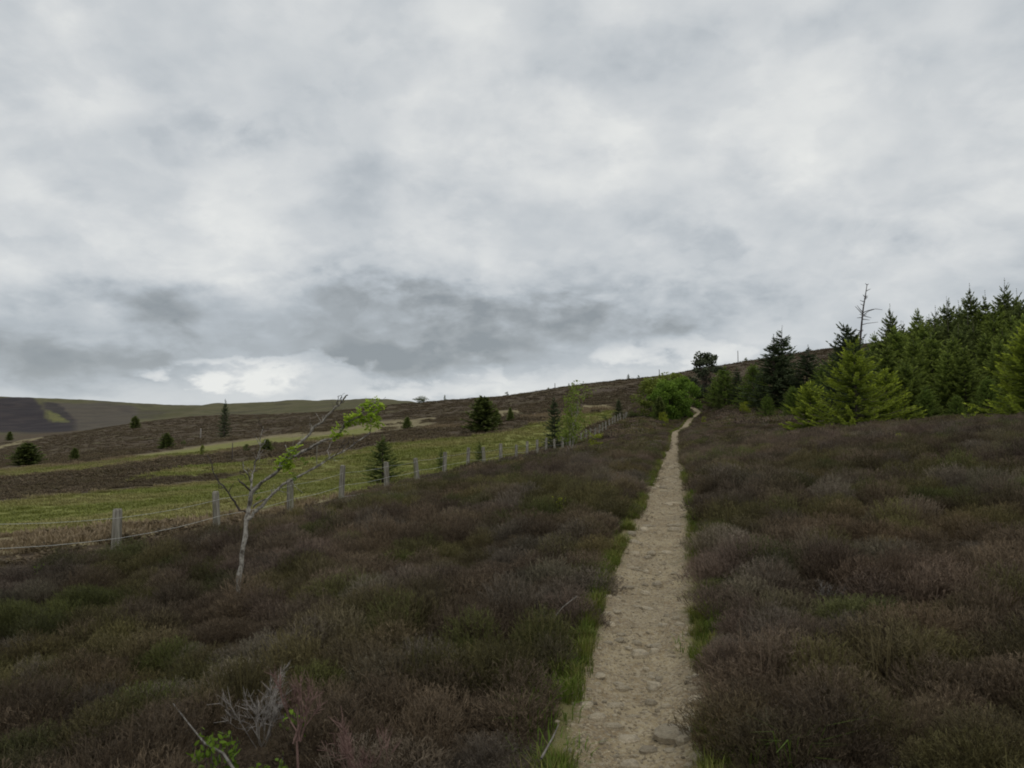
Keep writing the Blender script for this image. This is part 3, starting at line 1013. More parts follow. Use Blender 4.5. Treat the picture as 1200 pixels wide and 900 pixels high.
def make_verge():
    g = np.random.default_rng(91)
    n = 7500
    y = 2.5 + 105 * g.random(n) ** 1.9
    side = np.where(g.random(n) < .68, -1, 1)
    wl = path_w(y) * .5
    off = np.abs(g.normal(0, .065, n)) + .03 + g.uniform(-.05, .04, n)
    patch = fbm(y / .9, side * 3.0, 92, 3)
    wide = 1 + .9 * ((side < 0) & (y < 5.8)) * sst(.4, .6, patch)
    t = side * (wl + off * wide)
    keep = patch > np.where(side < 0, .40, .50 - .16 * (y < 6)) + .04 * (y > 12)
    y, t, patch, side = y[keep], t[keep], patch[keep], side[keep]; n = len(y)
    x = path_x(y) + t
    z = np.maximum(ground(x, y), path_top(t, y) * (np.abs(t) < path_w(y) * .62) + -9 * (np.abs(t) >= path_w(y) * .62)) - .005
    s = g.uniform(.5, 1.05, n) * (1 + .35 * sst(10, 40, y))
    dry = sst(.4, .65, g.random(n) * .6 + .4 * fbm(y / .4, t / .4, 93, 2))[:, None]
    tn = np.array([.125, .170, .024]) * (1 - dry) + np.array([.225, .215, .06]) * dry
    tn = tn * g.uniform(.7, 1.2, (n, 1))
    return scatter('verge_grass', np.stack([x, y, z], 1), np.stack([np.zeros(n), np.zeros(n), g.uniform(0, 6.28, n)], 1),
                   np.stack([s, s, s], 1), g.integers(0, len(GT), n), tn, GT, M['grass'])


tag(make_verge(), 'bright green grass fringing both edges of the path', 'grass')


def make_pasture():
    g = np.random.default_rng(95)
    P_, Ro, Sc, Pk, Ti = [], [], [], [], []
    for dens, d0, d1, s0 in ((7, 10, 60, 1.0), (1.6, 60, 130, 1.9)):
        th = math.tan(R(53)); n = int(dens * (d1 ** 2 - d0 ** 2) * th * .5)
        d = np.sqrt(g.uniform(d0 ** 2, d1 ** 2, n)); x = g.uniform(-th, .16, n) * d; y = d
        z = ground(x, y); cv = cover(x, y, z)
        nz = (fbm(x / 1.5, y / 1.5, 96, 3) - .5) * .8
        k = (np.maximum(cv['grass'], cv['straw']) + nz > .5) & (-9.7 + .239 * y - x > .4)
        x, y, z = x[k], y[k], z[k]; n = len(x)
        grw = sst(.25, .7, cv['grass'][k] + (fbm(x / 3, y / 3, 97, 3) - .5) * .7)[:, None]
        yel = sst(.32, .68, fbm(x / 9, y / 6, 98, 4))[:, None]
        tg = np.array([.225, .240, .062]) * (1 - yel) + np.array([.315, .285, .112]) * yel
        tn = np.array([.285, .215, .135]) * (1 - grw) + tg * grw
        P_.append(np.stack([x, y, z - .01], 1)); s = s0 * g.uniform(.6, 1.3, n)
        Sc.append(np.stack([s, s, s * (.8 + .5 * (1 - grw[:, 0]))], 1)); Ro.append(np.stack([np.zeros(n), np.zeros(n), g.uniform(0, 6.28, n)], 1))
        Pk.append(g.integers(0, len(GF), n)); Ti.append(tn * g.uniform(.88, 1.12, (n, 1)))
    return scatter('pasture_grass', np.concatenate(P_), np.concatenate(Ro), np.concatenate(Sc), np.concatenate(Pk), np.concatenate(Ti), GF, M['grass'])


tag(make_pasture(), 'yellow green rough grass in bands beyond the fence', 'grass')


def make_grit():
    g = np.random.default_rng(15)
    n = 9500
    y = 3.2 + 30 * g.random(n) ** 2.0
    t = g.uniform(-1.1, 1.1, n) * path_w(y) * .5
    z = path_top(t, y)
    temps = []
    for k in range(5):
        v, f = stone_mesh(700 + k, .6)
        v = np.array(v); temps.append((v, f, np.full(len(v), .9), np.full(len(v), g.random())))
    s = g.choice([.009, .012, .016, .022, .030], n, p=[.3, .3, .22, .13, .05]) * g.uniform(.8, 1.2, n)
    tn = np.array([.44, .365, .25]) * g.uniform(.6, 1.25, (n, 1))
    x = path_x(y) + t
    return scatter('gravel', np.stack([x, y, z], 1), np.stack([g.uniform(-.4, .4, n), g.uniform(-.4, .4, n), g.uniform(0, 6.28, n)], 1),
                   np.stack([s, s, s], 1), g.integers(0, 5, n), tn, temps, M['grass'], parent=path)


make_grit()

# ------------------------------------------------------------------ fence: posts and three wires
fence = thing('fence', 'long low fence of stout grey posts and wires along the left of the path', 'fence', (0, 0, 0))


def fence_x(y):
    return .239 * y - 9.7


def post_mesh(seed):
    r_ = random.Random(seed)
    mb = MB()
    n = 8; rows = [(-.35, .082), (0, .08), (.35, .078), (.7, .074), (.97, .072), (1.0, .062)]
    v = []; f = []
    lean = (r_.uniform(-.02, .02), r_.uniform(-.02, .02))
    ph = r_.uniform(0, 1)
    rj = [r_.uniform(.78, 1.12) for _ in range(n)]
    for (z, q) in rows:
        for k in range(n):
            a = 2 * math.pi * (k + ph) / n
            sq = 1 / max(abs(math.cos(a)), abs(math.sin(a)))
            rad = q * (.55 + .45 * sq) * rj[k]
            v.append((math.cos(a) * rad + lean[0] * z, math.sin(a) * rad + lean[1] * z, z + (r_.uniform(-.012, .012) if z > .95 else 0)))
    for i in range(len(rows) - 1):
        for k in range(n):
            f.append((i * n + k, i * n + (k + 1) % n, (i + 1) * n + (k + 1) % n, (i + 1) * n + k))
    f.append(tuple((len(rows) - 1) * n + k for k in range(n)))
    mb.add(v, f)
    return mb.mesh('post', M['post'])


post_meshes = [post_mesh(s) for s in range(6)]
post_d = []
for n_ in range(-3, 33):
    y = 2.80 * (n_ + 4.72)
    post_d.append(y)
prs = random.Random(3)
tops = []
for i, y in enumerate(post_d):
    y2 = y + (prs.uniform(-.15, .15) if i > 5 else 0)
    x = fence_x(y2) + prs.uniform(-.05, .05)
    h = 1.02 * prs.uniform(.92, 1.08) if i > 5 else 1.02
    z = gz(x, y2)
    o = obj('post', post_meshes[i % 6], fence, (x, y2, z))
    o.rotation_euler = (prs.uniform(-.07, .07), prs.uniform(-.07, .07), prs.uniform(0, 6.28))
    o.scale = (1, 1, h)
    tops.append((x, y2, z))
for hgt, rad in ((.88, .0030), (.55, .0038), (.24, .0030)):
    mb = MB()
    pts = []
    for i in range(len(tops) - 1):
        a, b = Vector(tops[i]), Vector(tops[i + 1])
        for s_ in np.linspace(0, 1, 5)[:-1]:
            p = a.lerp(b, float(s_)); p.z += hgt - .035 * math.sin(math.pi * float(s_)); p.x += .085
            pts.append(p)
    mb.tube(pts, rad, 4)
    obj('wire', mb.mesh('wire', M['wire']), fence)


# ------------------------------------------------------------------ trees
def spruce_parts(H, Rb, seed, gap=.32, nb=6, twig=.30, wd=.032, lead=.10, z0=.04, droop=.05, rise=.35, sparse=0.0, power=.8, bare=0.0, hang=0.25, step=.085):
    """trunk and crown of a young spruce: whorls of branches with flat sprays of needle-bearing twigs"""
    g = np.random.default_rng(seed)
    tr = MB(); cr_ = MB()
    nz = 9
    bend = g.normal(0, .012 * H, 2)
    def axis(z):
        k = (z / H) ** 2
        return np.array([bend[0] * k, bend[1] * k, z])
    tr.tube([axis(H * k / nz) for k in range(nz + 1)], [max(.005, .016 * H * (1 - k / nz) ** .9 + .004) for k in range(nz + 1)], 7)
    z = H * z0
    C0, C1, MID, WV, T0, T1, RN = [], [], [], [], [], [], []
    stem = []
    def branch(zb, L, az, el):
        d0 = np.array([math.cos(az) * math.cos(el), math.sin(az) * math.cos(el), math.sin(el)])
        side = np.array([-math.sin(az), math.cos(az), 0.0])
        base = axis(zb)
        curve = g.uniform(.04, .20) * L
        def pt(s):
            return base + d0 * L * s + np.array([0, 0, curve * s * s - droop * L * s * (1 - s) * 4])
        ps = [pt(s) for s in (0, .5, 1.0)]
        stem.append((ps, max(.004, .010 * L)))
        n = max(5, int(L / step))
        shade = g.random() * .5
        for j in range(n):
            s = .12 + .88 * (j + g.random() * .6) / n
            if g.random() < sparse:
                continue
            p = pt(min(s, 1.0))
            for sg in (-1, 1):
                ln = (twig * (.45 + .75 * (1 - s)) * min(1, L / .8 + .25)) * g.uniform(.7, 1.25)
                dd = d0 * g.uniform(.5, .95) + side * sg * g.uniform(.55, 1.0) + np.array([0, 0, g.uniform(-hang, .22)])
                dd /= np.linalg.norm(dd)
                nn = g.normal(0, 1, 3); wv = np.cross(dd, nn); wv /= np.linalg.norm(wv)
                C0.append(p); C1.append(p + dd * ln); MID.append(p + dd * ln * .55 + np.array([0, 0, -.03 * ln]))
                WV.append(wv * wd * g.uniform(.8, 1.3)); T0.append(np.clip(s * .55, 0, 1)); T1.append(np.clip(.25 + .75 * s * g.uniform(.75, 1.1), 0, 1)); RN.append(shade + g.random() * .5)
            # upright/forward shoot on top
            dd = d0 * .6 + np.array([0, 0, g.uniform(.2, .8)]) + side * g.normal(0, .4); dd /= np.linalg.norm(dd)
            wv = np.cross(dd, g.normal(0, 1, 3)); wv /= np.linalg.norm(wv)
            ln = twig * g.uniform(.3, .6)
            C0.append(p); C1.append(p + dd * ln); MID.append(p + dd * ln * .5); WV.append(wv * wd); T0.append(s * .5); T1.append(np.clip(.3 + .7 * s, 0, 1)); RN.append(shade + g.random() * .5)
        # end shoot
        e = pt(1.0); dd = unit((d0 + np.array([0, 0, .25]))[None])[0]
        wv = np.cross(dd, g.normal(0, 1, 3)); wv /= np.linalg.norm(wv)
        C0.append(e); C1.append(e + dd * twig * .55); MID.append(e + dd * twig * .3); WV.append(wv * wd * 1.1); T0.append(.8); T1.append(1.0); RN.append(shade + .3)
    while z < H * (1 - lead):
        f = z / H
        L0 = Rb * (1 - f) ** power * (1 - .25 * math.exp(-f * 14))
        for k in range(nb):
            L = L0 * g.uniform(.60, 1.22)
            if L < .12:
                L = .12
            branch(z + g.normal(0, gap * .25), L, 2 * math.pi * (k + g.uniform(-.4, .4)) / nb + z * 2.3, rise * (.1 + 1.4 * f * f) + g.normal(0, .10))
        z += gap * g.uniform(.75, 1.2) * (1 - .35 * f)
    # the leader and its upright top shoots
    for k in range(4):
        zb = H * (1 - lead * (.95 - .12 * k))
        a = g.uniform(0, 6.28)
        branch(zb, Rb * .16 * g.uniform(.7, 1.3), a, R(48))
    for zb in np.linspace(H * (1 - lead), H, 8):
        for k in range(2):
            dd = np.array([g.normal(0, .5), g.normal(0, .5), .9]); dd /= np.linalg.norm(dd)
            p = axis(min(zb, H * .995)); wv = np.cross(dd, g.normal(0, 1, 3)); wv /= np.linalg.norm(wv)
            C0.append(p); C1.append(p + dd * twig * .3); MID.append(p + dd * twig * .16); WV.append(wv * wd * .7); T0.append(.4); T1.append(.8); RN.append(.5)
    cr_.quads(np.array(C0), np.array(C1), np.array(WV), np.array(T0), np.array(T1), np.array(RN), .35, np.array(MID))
    for ps, rad in stem:
        tr.tube(ps, [rad, rad * .7, rad * .3], 3, cap=False)
    return tr, cr_


def leafy_parts(H, Wd, seed, nclump=26, leaves=90, leaf=.10, low=.15, trunk_r=None, spread=.8, multi=1, clump_r=.16, lean=(0, 0), flat=1.0):
    """trunk with limbs and a crown of leaf clumps"""
    g = np.random.default_rng(seed)
    tr = MB(); cr_ = MB()
    trunk_r = trunk_r or .018 * H
    stems = []
    for m_ in range(multi):
        a = g.uniform(0, 6.28); sp = (Wd * .18 if multi > 1 else .02 * H)
        top = np.array([math.cos(a) * sp + lean[0], math.sin(a) * sp + lean[1], H * .82])
        pts = [np.array([math.cos(a) * .05 * multi, math.sin(a) * .05 * multi, -.1])]
        for k in range(1, 5):
            q = k / 4
            pts.append(top * q + g.normal(0, .015 * H, 3) * (q < 1) * np.array([1, 1, .3]))
        tr.tube(pts, [trunk_r * (1 - .8 * k / 4) / (1 if multi == 1 else 1.5) for k in range(5)], 7)
        stems.append(pts)
    C0, C1, WV, T1, RN = [], [], [], [], []
    for c_ in range(nclump):
        st_ = stems[c_ % multi]
        th = g.uniform(0, 6.28); v_ = g.uniform(0, 1)
        zc = H * (low + (1 - low) * v_)
        prof = math.sin(math.pi * min(1, (v_ * .86 + .10))) ** .7
        rr = Wd * .5 * prof * spread * math.sqrt(g.random())
        cen = np.array([math.cos(th) * rr + lean[0] * v_, math.sin(th) * rr + lean[1] * v_, zc])
        q = np.clip(v_ * .75, .1, .95); i_ = int(q * 4); base = st_[i_] * (1 - (q * 4 - i_)) + st_[min(i_ + 1, 4)] * (q * 4 - i_)
        mid = (base + cen) / 2 + np.array([0, 0, -.03 * H])
        tr.tube([base, mid, cen], [trunk_r * .35, trunk_r * .22, trunk_r * .08], 4, cap=False)
        R3 = np.array([1, 1, .75 * flat]) * H * clump_r * g.uniform(.7, 1.25)
        n = leaves
        off = unit(g.normal(0, 1, (n, 3))) * (g.random((n, 1)) ** .4)
        p = cen + off * R3
        dd = unit(off * .6 + g.normal(0, .7, (n, 3)) + np.array([0, 0, -.15]))
        sz = leaf * g.uniform(.6, 1.3, n)
        wv = unit(np.cross(dd, g.normal(0, 1, (n, 3)))) * (sz * .38)[:, None]
        C0.append(p); C1.append(p + dd * sz[:, None]); WV.append(wv)
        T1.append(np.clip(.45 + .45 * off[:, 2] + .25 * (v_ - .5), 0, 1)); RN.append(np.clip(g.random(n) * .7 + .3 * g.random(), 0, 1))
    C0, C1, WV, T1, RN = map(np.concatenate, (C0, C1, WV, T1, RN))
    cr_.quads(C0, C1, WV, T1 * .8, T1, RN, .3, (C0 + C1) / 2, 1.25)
    return tr, cr_


LIB = {}


def lib(kind, k, maker, leafmat, bark='bark'):
    key = (kind, k)
    if key not in LIB:
        tr, cr_ = maker(k)
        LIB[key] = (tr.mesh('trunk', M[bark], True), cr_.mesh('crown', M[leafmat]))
    return LIB[key]


MAKERS = {
    'forest': (8.0, lambda k: spruce_parts(8, 2.1 + .3 * (k % 3), 900 + k, gap=.30, nb=8, twig=.27, wd=.030, lead=.15, sparse=.08, step=.07), 'spruce', 5),
    'fresh': (6.0, lambda k: spruce_parts(6, 1.9 + .2 * (k % 2), 930 + k, gap=.27, nb=8, twig=.25, wd=.027, lead=.11, step=.07, sparse=.08), 'spruce_mid', 4),
    'dark': (9.0, lambda k: spruce_parts(9, 2.7, 950 + k, gap=.42, nb=8, twig=.36, wd=.036, lead=.16, power=.9, sparse=.18, step=.085), 'spruce_dark', 3),
    'young': (2.2, lambda k: spruce_parts(2.2, .82, 960 + k, gap=.19, nb=7, twig=.19, wd=.020, lead=.20, rise=.40, step=.06), 'spruce', 3),
    'bush': (4.0, lambda k: spruce_parts(4, 1.75, 970 + k, gap=.28, nb=8, twig=.42, wd=.06, lead=.04, power=.6), 'spruce', 3),
    'larch': (7.0, lambda k: spruce_parts(7, 2.6, 980 + k, gap=.30, nb=8, twig=.30, wd=.028, lead=.08, hang=.8, rise=.2, power=.65, sparse=.15, step=.08), 'larch', 2),
    'pine': (9.0, lambda k: leafy_parts(9, 6.8, 990 + k, 70, 70, .27, .14, .15, multi=3, clump_r=.085, spread=1.05, flat=.9), 'pine', 1),
    'broad': (5.5, lambda k: leafy_parts(5.5, 6.5, 1000 + k, 42, 170, .20, .06, .09, multi=3, clump_r=.15, spread=.95), 'broad', 2),
    'willow': (5.5, lambda k: leafy_parts(5.5, 5.0, 1010 + k, 36, 150, .18, .05, .08, multi=4, clump_r=.14), 'willow', 2),
    'birch': (4.0, lambda k: leafy_parts(4, 2.0, 1020 + k, 24, 60, .085, .25, .035, clump_r=.11, lean=(.5, 0)), 'birch', 2),
    'shrub': (1.6, lambda k: leafy_parts(1.6, 1.6, 1030 + k, 12, 70, .07, .15, .015, multi=3, clump_r=.17), 'yellow_leaf', 2),
    'darkshrub': (2.0, lambda k: leafy_parts(2.0, 2.6, 1040 + k, 16, 90, .10, .05, .02, multi=3, clump_r=.2), 'spruce', 2),
}
BARKS = {'birch': 'grey_bark'}
_cnt = {}


def tree(kind, name, px, d, top, label, cat='tree', group=None, wide=1.0, var=None, rz=None):
    H0, mk, lm, nvar = MAKERS[kind]
    k = _cnt.get(kind, 0); _cnt[kind] = k + 1
    if var is None:
        var = k % nvar
    tm, cm = lib(kind, var, mk, lm, BARKS.get(kind, 'bark'))
    x, y, z = at(px, d)
    ztop = EYE + pix(px, top)[1] * d
    s = max(.05, (ztop - z) / H0)
    root = thing(name, label, cat, (x, y, z - .02), random.Random(k * 7 + 3).uniform(0, 6.28) if rz is None else rz, group, (s * wide, s * wide, s))
    obj('trunk', tm, root); obj('crown', cm, root)
    return root


def tree_px(kind, name, px, base, top, label, cat='tree', group=None, wide=1.0, var=None, lift=0.0, rz=None):
    x, y, z = hit(px, base, lift=lift)
    return tree(kind, name, px, y, top, label, cat, group, wide, var, rz)


# --- beyond the fence
tree_px('dark', 'spruce_tree', 263, 512, 466, 'tall narrow dark spruce standing alone on the moor, its tip above the far hill skyline', wide=.72)
tree_px('bush', 'spruce_tree', 33, 546, 520, 'rounded dark green conifer in the hollow near the left edge', wide=2.0)
tree_px('bush', 'spruce_tree', 89, 539, 525, 'very small conifer on the brown moor right of the rounded conifer', wide=1.1)
tree_px('bush', 'spruce_tree', 196, 526, 508, 'small conifer with a low neighbour on the moor left of the tall narrow spruce', wide=1.5)
tree_px('darkshrub', 'bush', 216, 522, 516, 'tiny dark bush between the small conifer and the tall narrow spruce', 'bush')
tree_px('darkshrub', 'bush', 289, 530, 521, 'low round bush on the pale band behind the bare tree', 'bush')
tree_px('bush', 'spruce_tree', 313, 530, 515, 'squat conifer just behind the upper twigs of the bare tree', wide=1.5)
tree_px('bush', 'spruce_tree', 158, 502, 488, 'small dark tree at the foot of the grey burnt hillside', wide=1.2)
tree_px('bush', 'spruce_tree', 12, 516, 506, 'tiny dark conifer low on the left beside the pale track', wide=1.2)
tree_px('willow', 'sapling', 238, 535, 522, 'small pale green sapling on the straw band in front of the tall narrow spruce', 'sapling', wide=.5)
tree('bush', 'spruce_tree', 566, 100, 466, 'broad dark green spruce standing alone on the straw and heather slope', wide=1.4, var=1)
tree('bush', 'spruce_tree', 582, 106, 481, 'small dark spruce tucked against the right of the broad lone spruce', wide=.9)
tree_px('bush', 'spruce_tree', 598, 493, 478, 'small spruce on the moor to the right of the broad lone spruce', wide=.8)
tree_px('bush', 'spruce_tree', 477, 502, 489, 'small dark bush conifer on the pale straw patch', wide=1.3)
tree('young', 'young_spruce', 449, 33, 509, 'young spruce with open tiers of branches behind the fence post nearest it', wide=1.35, var=0)
tree('young', 'young_spruce', 517, 40, 524, 'slender young spruce with a long bare leader behind the fence', wide=.8, var=1)
tree('young', 'young_spruce', 562, 46, 515, 'thin young spruce behind the fence, right of the one with a long leader', wide=.8, var=2)
tree('dark', 'spruce_tree', 650, 58, 462, 'dark upright spruce behind the fence beside the pale birch', wide=.95, var=1)
tree('willow', 'bush', 668, 60, 488, 'fresh green bush filling in behind the pale birch', 'bush', wide=.7)
tree('dark', 'spruce_tree', 725, 98, 465, 'dark spruce at the far end of the fence', wide=1.05, var=2)
tree('darkshrub', 'bush', 741, 100, 481, 'brownish dark bush between the far spruce and the green thicket', 'bush', wide=1.0)
tree('darkshrub', 'bush', 709, 97, 487, 'low dark bush left of the far spruce behind the last posts', 'bush', wide=1.0)
tree_px('birch', 'birch_tree', 669, 531, 449, 'pale birch with thin leaning stem and airy light green leaves by the fence', lift=.25, rz=0)
tree('shrub', 'shrub', 697, 44, 503, 'yellow green shrub at the foot of the pale birch', 'shrub', wide=1.1)

# --- at the head of the path
tree('willow', 'thicket_tree', 765, 100, 446, 'yellow green willow at the left of the thicket beside the path', wide=1.15)
tree('broad', 'thicket_tree', 783, 95, 449, 'dense rounded green tree in the middle of the thicket left of the path', wide=1.0)
tree('broad', 'thicket_tree', 802, 99, 443, 'bright green rounded tree overhanging the end of the path', wide=.85)
tree('willow', 'thicket_tree', 786, 108, 437, 'yellowish crown showing over the top of the thicket', wide=1.2)
tree('bush', 'spruce_tree', 773, 90, 466, 'dark young spruce buried in the front of the thicket', wide=.8)
tree('shrub', 'shrub', 777, 80, 484, 'small bright shrub growing from heather in front of the thicket', 'shrub', wide=.8)
tree('shrub', 'shrub', 825, 84, 486, 'small yellow green sapling just right of the end of the path', 'sapling', wide=.7)
tree('pine', 'pine_tree', 829, 118, 413, 'dark pine with clumped crown rising behind the end of the path', wide=1.0)
tree('larch', 'larch_tree', 850, 108, 430, 'soft green larch just right of the dark pine', wide=1.5)
tree('dark', 'spruce_tree', 866, 106, 428, 'dark narrow spruce between two soft green larches', wide=1.1, var=0)
tree('larch', 'larch_tree', 884, 98, 426, 'brightest light green larch left of the tall dark spruce', wide=1.35)
tree('shrub', 'shrub', 873, 88, 472, 'light green bushy sapling at the foot of the light green larch', 'sapling', wide=1.0)
tree('dark', 'spruce_tree', 908, 92, 392, 'tall dark spruce with twin spiky tops near the middle of the wood edge', wide=1.6, var=1)
tree('dark', 'spruce_tree', 917, 93, 381, 'taller spire of the twin dark spruces at the wood edge', wide=1.4, var=2)
tree('dark', 'spruce_tree', 946, 88, 404, 'broad dark spruce with tufted flat top right of the twin spires', wide=1.7, var=0)
tree('larch', 'larch_tree', 968, 84, 422, 'green larch filling the gap left of the bright foreground spruce', wide=1.2)
tree('forest', 'spruce_tree', 982, 100, 399, 'small spruce tip on the skyline left of the dead spire', wide=.8)

for px, d, top, kd in ((838, 112, 444, 'fresh'), (859, 112, 450, 'fresh'), (874, 110, 447, 'forest'), (894, 104, 436, 'fresh'), (928, 100, 428, 'forest'), (938, 98, 445, 'fresh'), (958, 96, 432, 'fresh'), (843, 104, 462, 'forest'), (886, 96, 458, 'fresh')):
    tree(kd, 'spruce_tree', px, d, top, 'soft green young spruce filling the line of trees right of the pine', 'tree', 'young spruces filling the tree line right of the pine', wide=1.5)

# --- the wood on the right: skyline trees that can be told apart, then the mass
WOOD = 'spruces of the dense wood on the right slope'
for px, d, top, lab, kind in [
        (1028, 60, 388, 'green rounded spruce top just right of the dead spire', 'fresh'),
        (1049, 56, 356, 'first spiky dark leader on the wood skyline right of the dead spire', 'forest'),
        (1064, 62, 376, 'low pointed top right of the first spiky leader on the wood skyline', 'forest'),
        (1080, 57, 361, 'broad pale green top on the wood skyline', 'fresh'),
        (1100, 60, 358, 'narrow leaning top left of the dark pointed spruce on the wood skyline', 'forest'),
        (1115, 62, 347, 'dark crisp pointed spruce standing clear on the wood skyline', 'forest'),
        (1130, 60, 352, 'dull spruce top right of the dark crisp pointed spruce', 'forest'),
        (1144, 58, 332, 'tall thin pale topped spruce on the wood skyline', 'forest'),
        (1160, 60, 340, 'open feathery spruce top between two tall ones on the wood skyline', 'forest'),
        (1183, 57, 326, 'tallest dark spruce on the wood skyline near the right edge', 'forest'),
        (1199, 59, 338, 'spruce top cut by the right edge of the photo', 'forest')]:
    tree(kind, 'spruce_tree', px, d, top, lab, 'tree', WOOD, wide=.82)
wr = random.Random(21)
mass = []
for row, (dd, tmin, n_) in enumerate(((41, 405, 10), (46, 394, 13), (51, 380, 16), (56, 368, 19), (64, 360, 19), (74, 370, 10))):
    for i in range(n_):
        px = 1040 + (i + wr.uniform(-.35, .35)) * (330 / n_) + (row % 2) * 10
        if row >= 4:
            px = 985 + (i + wr.uniform(-.3, .3)) * (360 / n_)
        sky_ = np.interp(px, [900, 985, 1050, 1100, 1150, 1200, 1400], [430, 408, 378, 366, 355, 345, 312])
        top = max(tmin - (px - 1040) * .12, sky_) + wr.uniform(0, 10)
        if row == 0:
            top = max(top, sky_ + 45)
        mass.append((px, dd + wr.uniform(-2, 2), top, row))
for px, d, top, row in mass:
    if px > 1330:
        continue
    kd = 'fresh' if (row < 3 and wr.random() < .6) or wr.random() < .25 else 'forest'
    tree(kd, 'spruce_tree', px, d, top, 'green spruce packed among others in the dense wood on the right slope', 'tree', WOOD, wide=1.22)
# edge of the wood running back left of it
for px, d, top in ((930, 96, 440), (955, 92, 436), (990, 72, 420), (1000, 66, 412), (975, 76, 432), (1016, 58, 408), (1034, 54, 410), (925, 84, 455), (1010, 52, 425)):
    tree('fresh' if d < 80 else 'forest', 'spruce_tree', px, d, top, 'low spruce in the thin left end of the wood behind the bright spruce', 'tree', 'low spruces at the left end of the wood', wide=1.1)


for px, d, top, lab in ((978, 62, 446, 'feathery yellow green larch sapling left behind the bright spruce'), (1088, 39, 452, 'feathery yellow green larch sapling at the wood edge right of the mid green spruce'),
                        (1122, 37, 462, 'short loose yellow green larch sapling at the foot of the wood'), (1160, 38, 440, 'taller soft green larch sapling standing before the dark wood near the right edge'),
                        (930, 78, 452, 'soft green larch sapling at the foot of the broad dark spruce'), (900, 84, 462, 'low soft green larch sapling at the foot of the twin dark spruces')):
    tree('larch', 'larch_sapling', px, d, top, lab, 'sapling', None, wide=1.25)


# --- nearer spruces with bright new growth
def own_tree(name, px, d, top, maker, mat, label, cat='tree', wide=1.0, bark='bark', rz=0):
    x, y, z = at(px, d)
    H = EYE + pix(px, top)[1] * d - z
    tr, cr_ = maker(H)
    root = thing(name, label, cat, (x, y, z - .03), rz)
    obj('trunk', tr.mesh('trunk', M[bark], True), root)
    obj('crown', cr_.mesh('crown', M[mat]), root)
    return root


own_tree('spruce_tree', 1004, 36, 402, lambda H: spruce_parts(H, 2.6, 31, gap=.25, nb=9, twig=.24, wd=.021, lead=.10, power=.78, rise=.22, step=.06, sparse=.14), 'spruce_bright',
         'bright yellow green bushy spruce standing forward of the wood', rz=.6)
own_tree('spruce_tree', 950, 40, 448, lambda H: spruce_parts(H, 1.65, 33, gap=.22, nb=8, twig=.22, wd=.022, lead=.10, power=.7, step=.06), 'spruce_bright',
         'smaller bright spruce against the left flank of the bushy yellow green one', rz=1.6)
own_tree('spruce_tree', 1062, 41, 425, lambda H: spruce_parts(H, 1.9, 35, gap=.24, nb=9, twig=.24, wd=.024, lead=.08, power=.7, step=.06), 'spruce_mid',
         'mid green spruce against the right flank of the bushy yellow green one', rz=2.6)
own_tree('spruce_tree', 1040, 38.5, 432, lambda H: spruce_parts(H, 1.7, 43, gap=.22, nb=8, twig=.22, wd=.022, lead=.10, power=.7, step=.06), 'spruce_bright',
         'lower bright spruce merging with the right side of the bushy yellow green one', rz=3.1)
own_tree('spruce_tree', 1212, 27, 384, lambda H: spruce_parts(H, 2.0, 37, gap=.22, nb=9, twig=.24, wd=.020, lead=.08, power=.72, rise=.3, step=.06), 'spruce_bright',
         'bright green spruce whose branches reach in at the right edge', rz=.2)
own_tree('young_spruce', 1136, 31, 478, lambda H: spruce_parts(H, .55, 39, gap=.17, nb=6, twig=.18, wd=.02, lead=.22, power=.7), 'spruce_bright',
         'knee high bright young spruce in the heather before the wood')
own_tree('young_spruce', 1058, 33, 502, lambda H: spruce_parts(H, .25, 41, gap=.14, nb=5, twig=.12, wd=.016, lead=.22, power=.7), 'spruce_bright',
         'tiny yellowish spruce seedling in heather below the mid green spruce')


# --- the half dead spruce with a bare spire
def pxp(px, py, d):
    u, v = pix(px, py)
    return (u * d, d, EYE + v * d)


def rel(pts, o):
    return [tuple(np.array(p) - np.array(o)) for p in pts]


DS = 44
x0, y0, z0_ = at(1004, DS)
ds = thing('half_dead_spruce', 'spruce with a tall bare dead spire and stubby side branches above the bright foreground spruce', 'tree', (x0, y0, z0_))
mb = MB()
O = (x0, y0, z0_)
mb.tube(rel([(x0, y0, z0_ - .1), pxp(1005, 440, DS), pxp(1008, 400, DS), pxp(1009.5, 382, DS), pxp(1011.5, 362, DS), pxp(1014, 347, DS), pxp(1016, 334, DS)], O), [.10, .075, .058, .05, .04, .028, .018], 7)
obj('trunk', mb.mesh('trunk', M['dark_twig'], True), ds)
_sr = random.Random(4)
_snag = []
for k in range(12):                              # short stubs up the dead stem
    yy = _sr.uniform(340, 398); xx = float(np.interp(yy, [334, 347, 362, 382, 400], [1016, 1014, 1011.5, 1009.5, 1008])); q = _sr.choice((-1, 1)) * _sr.uniform(2.5, 6)
    _snag.append([(xx, yy, 0), (xx + q, yy - _sr.uniform(0, 3.5), _sr.uniform(-.2, .2))])
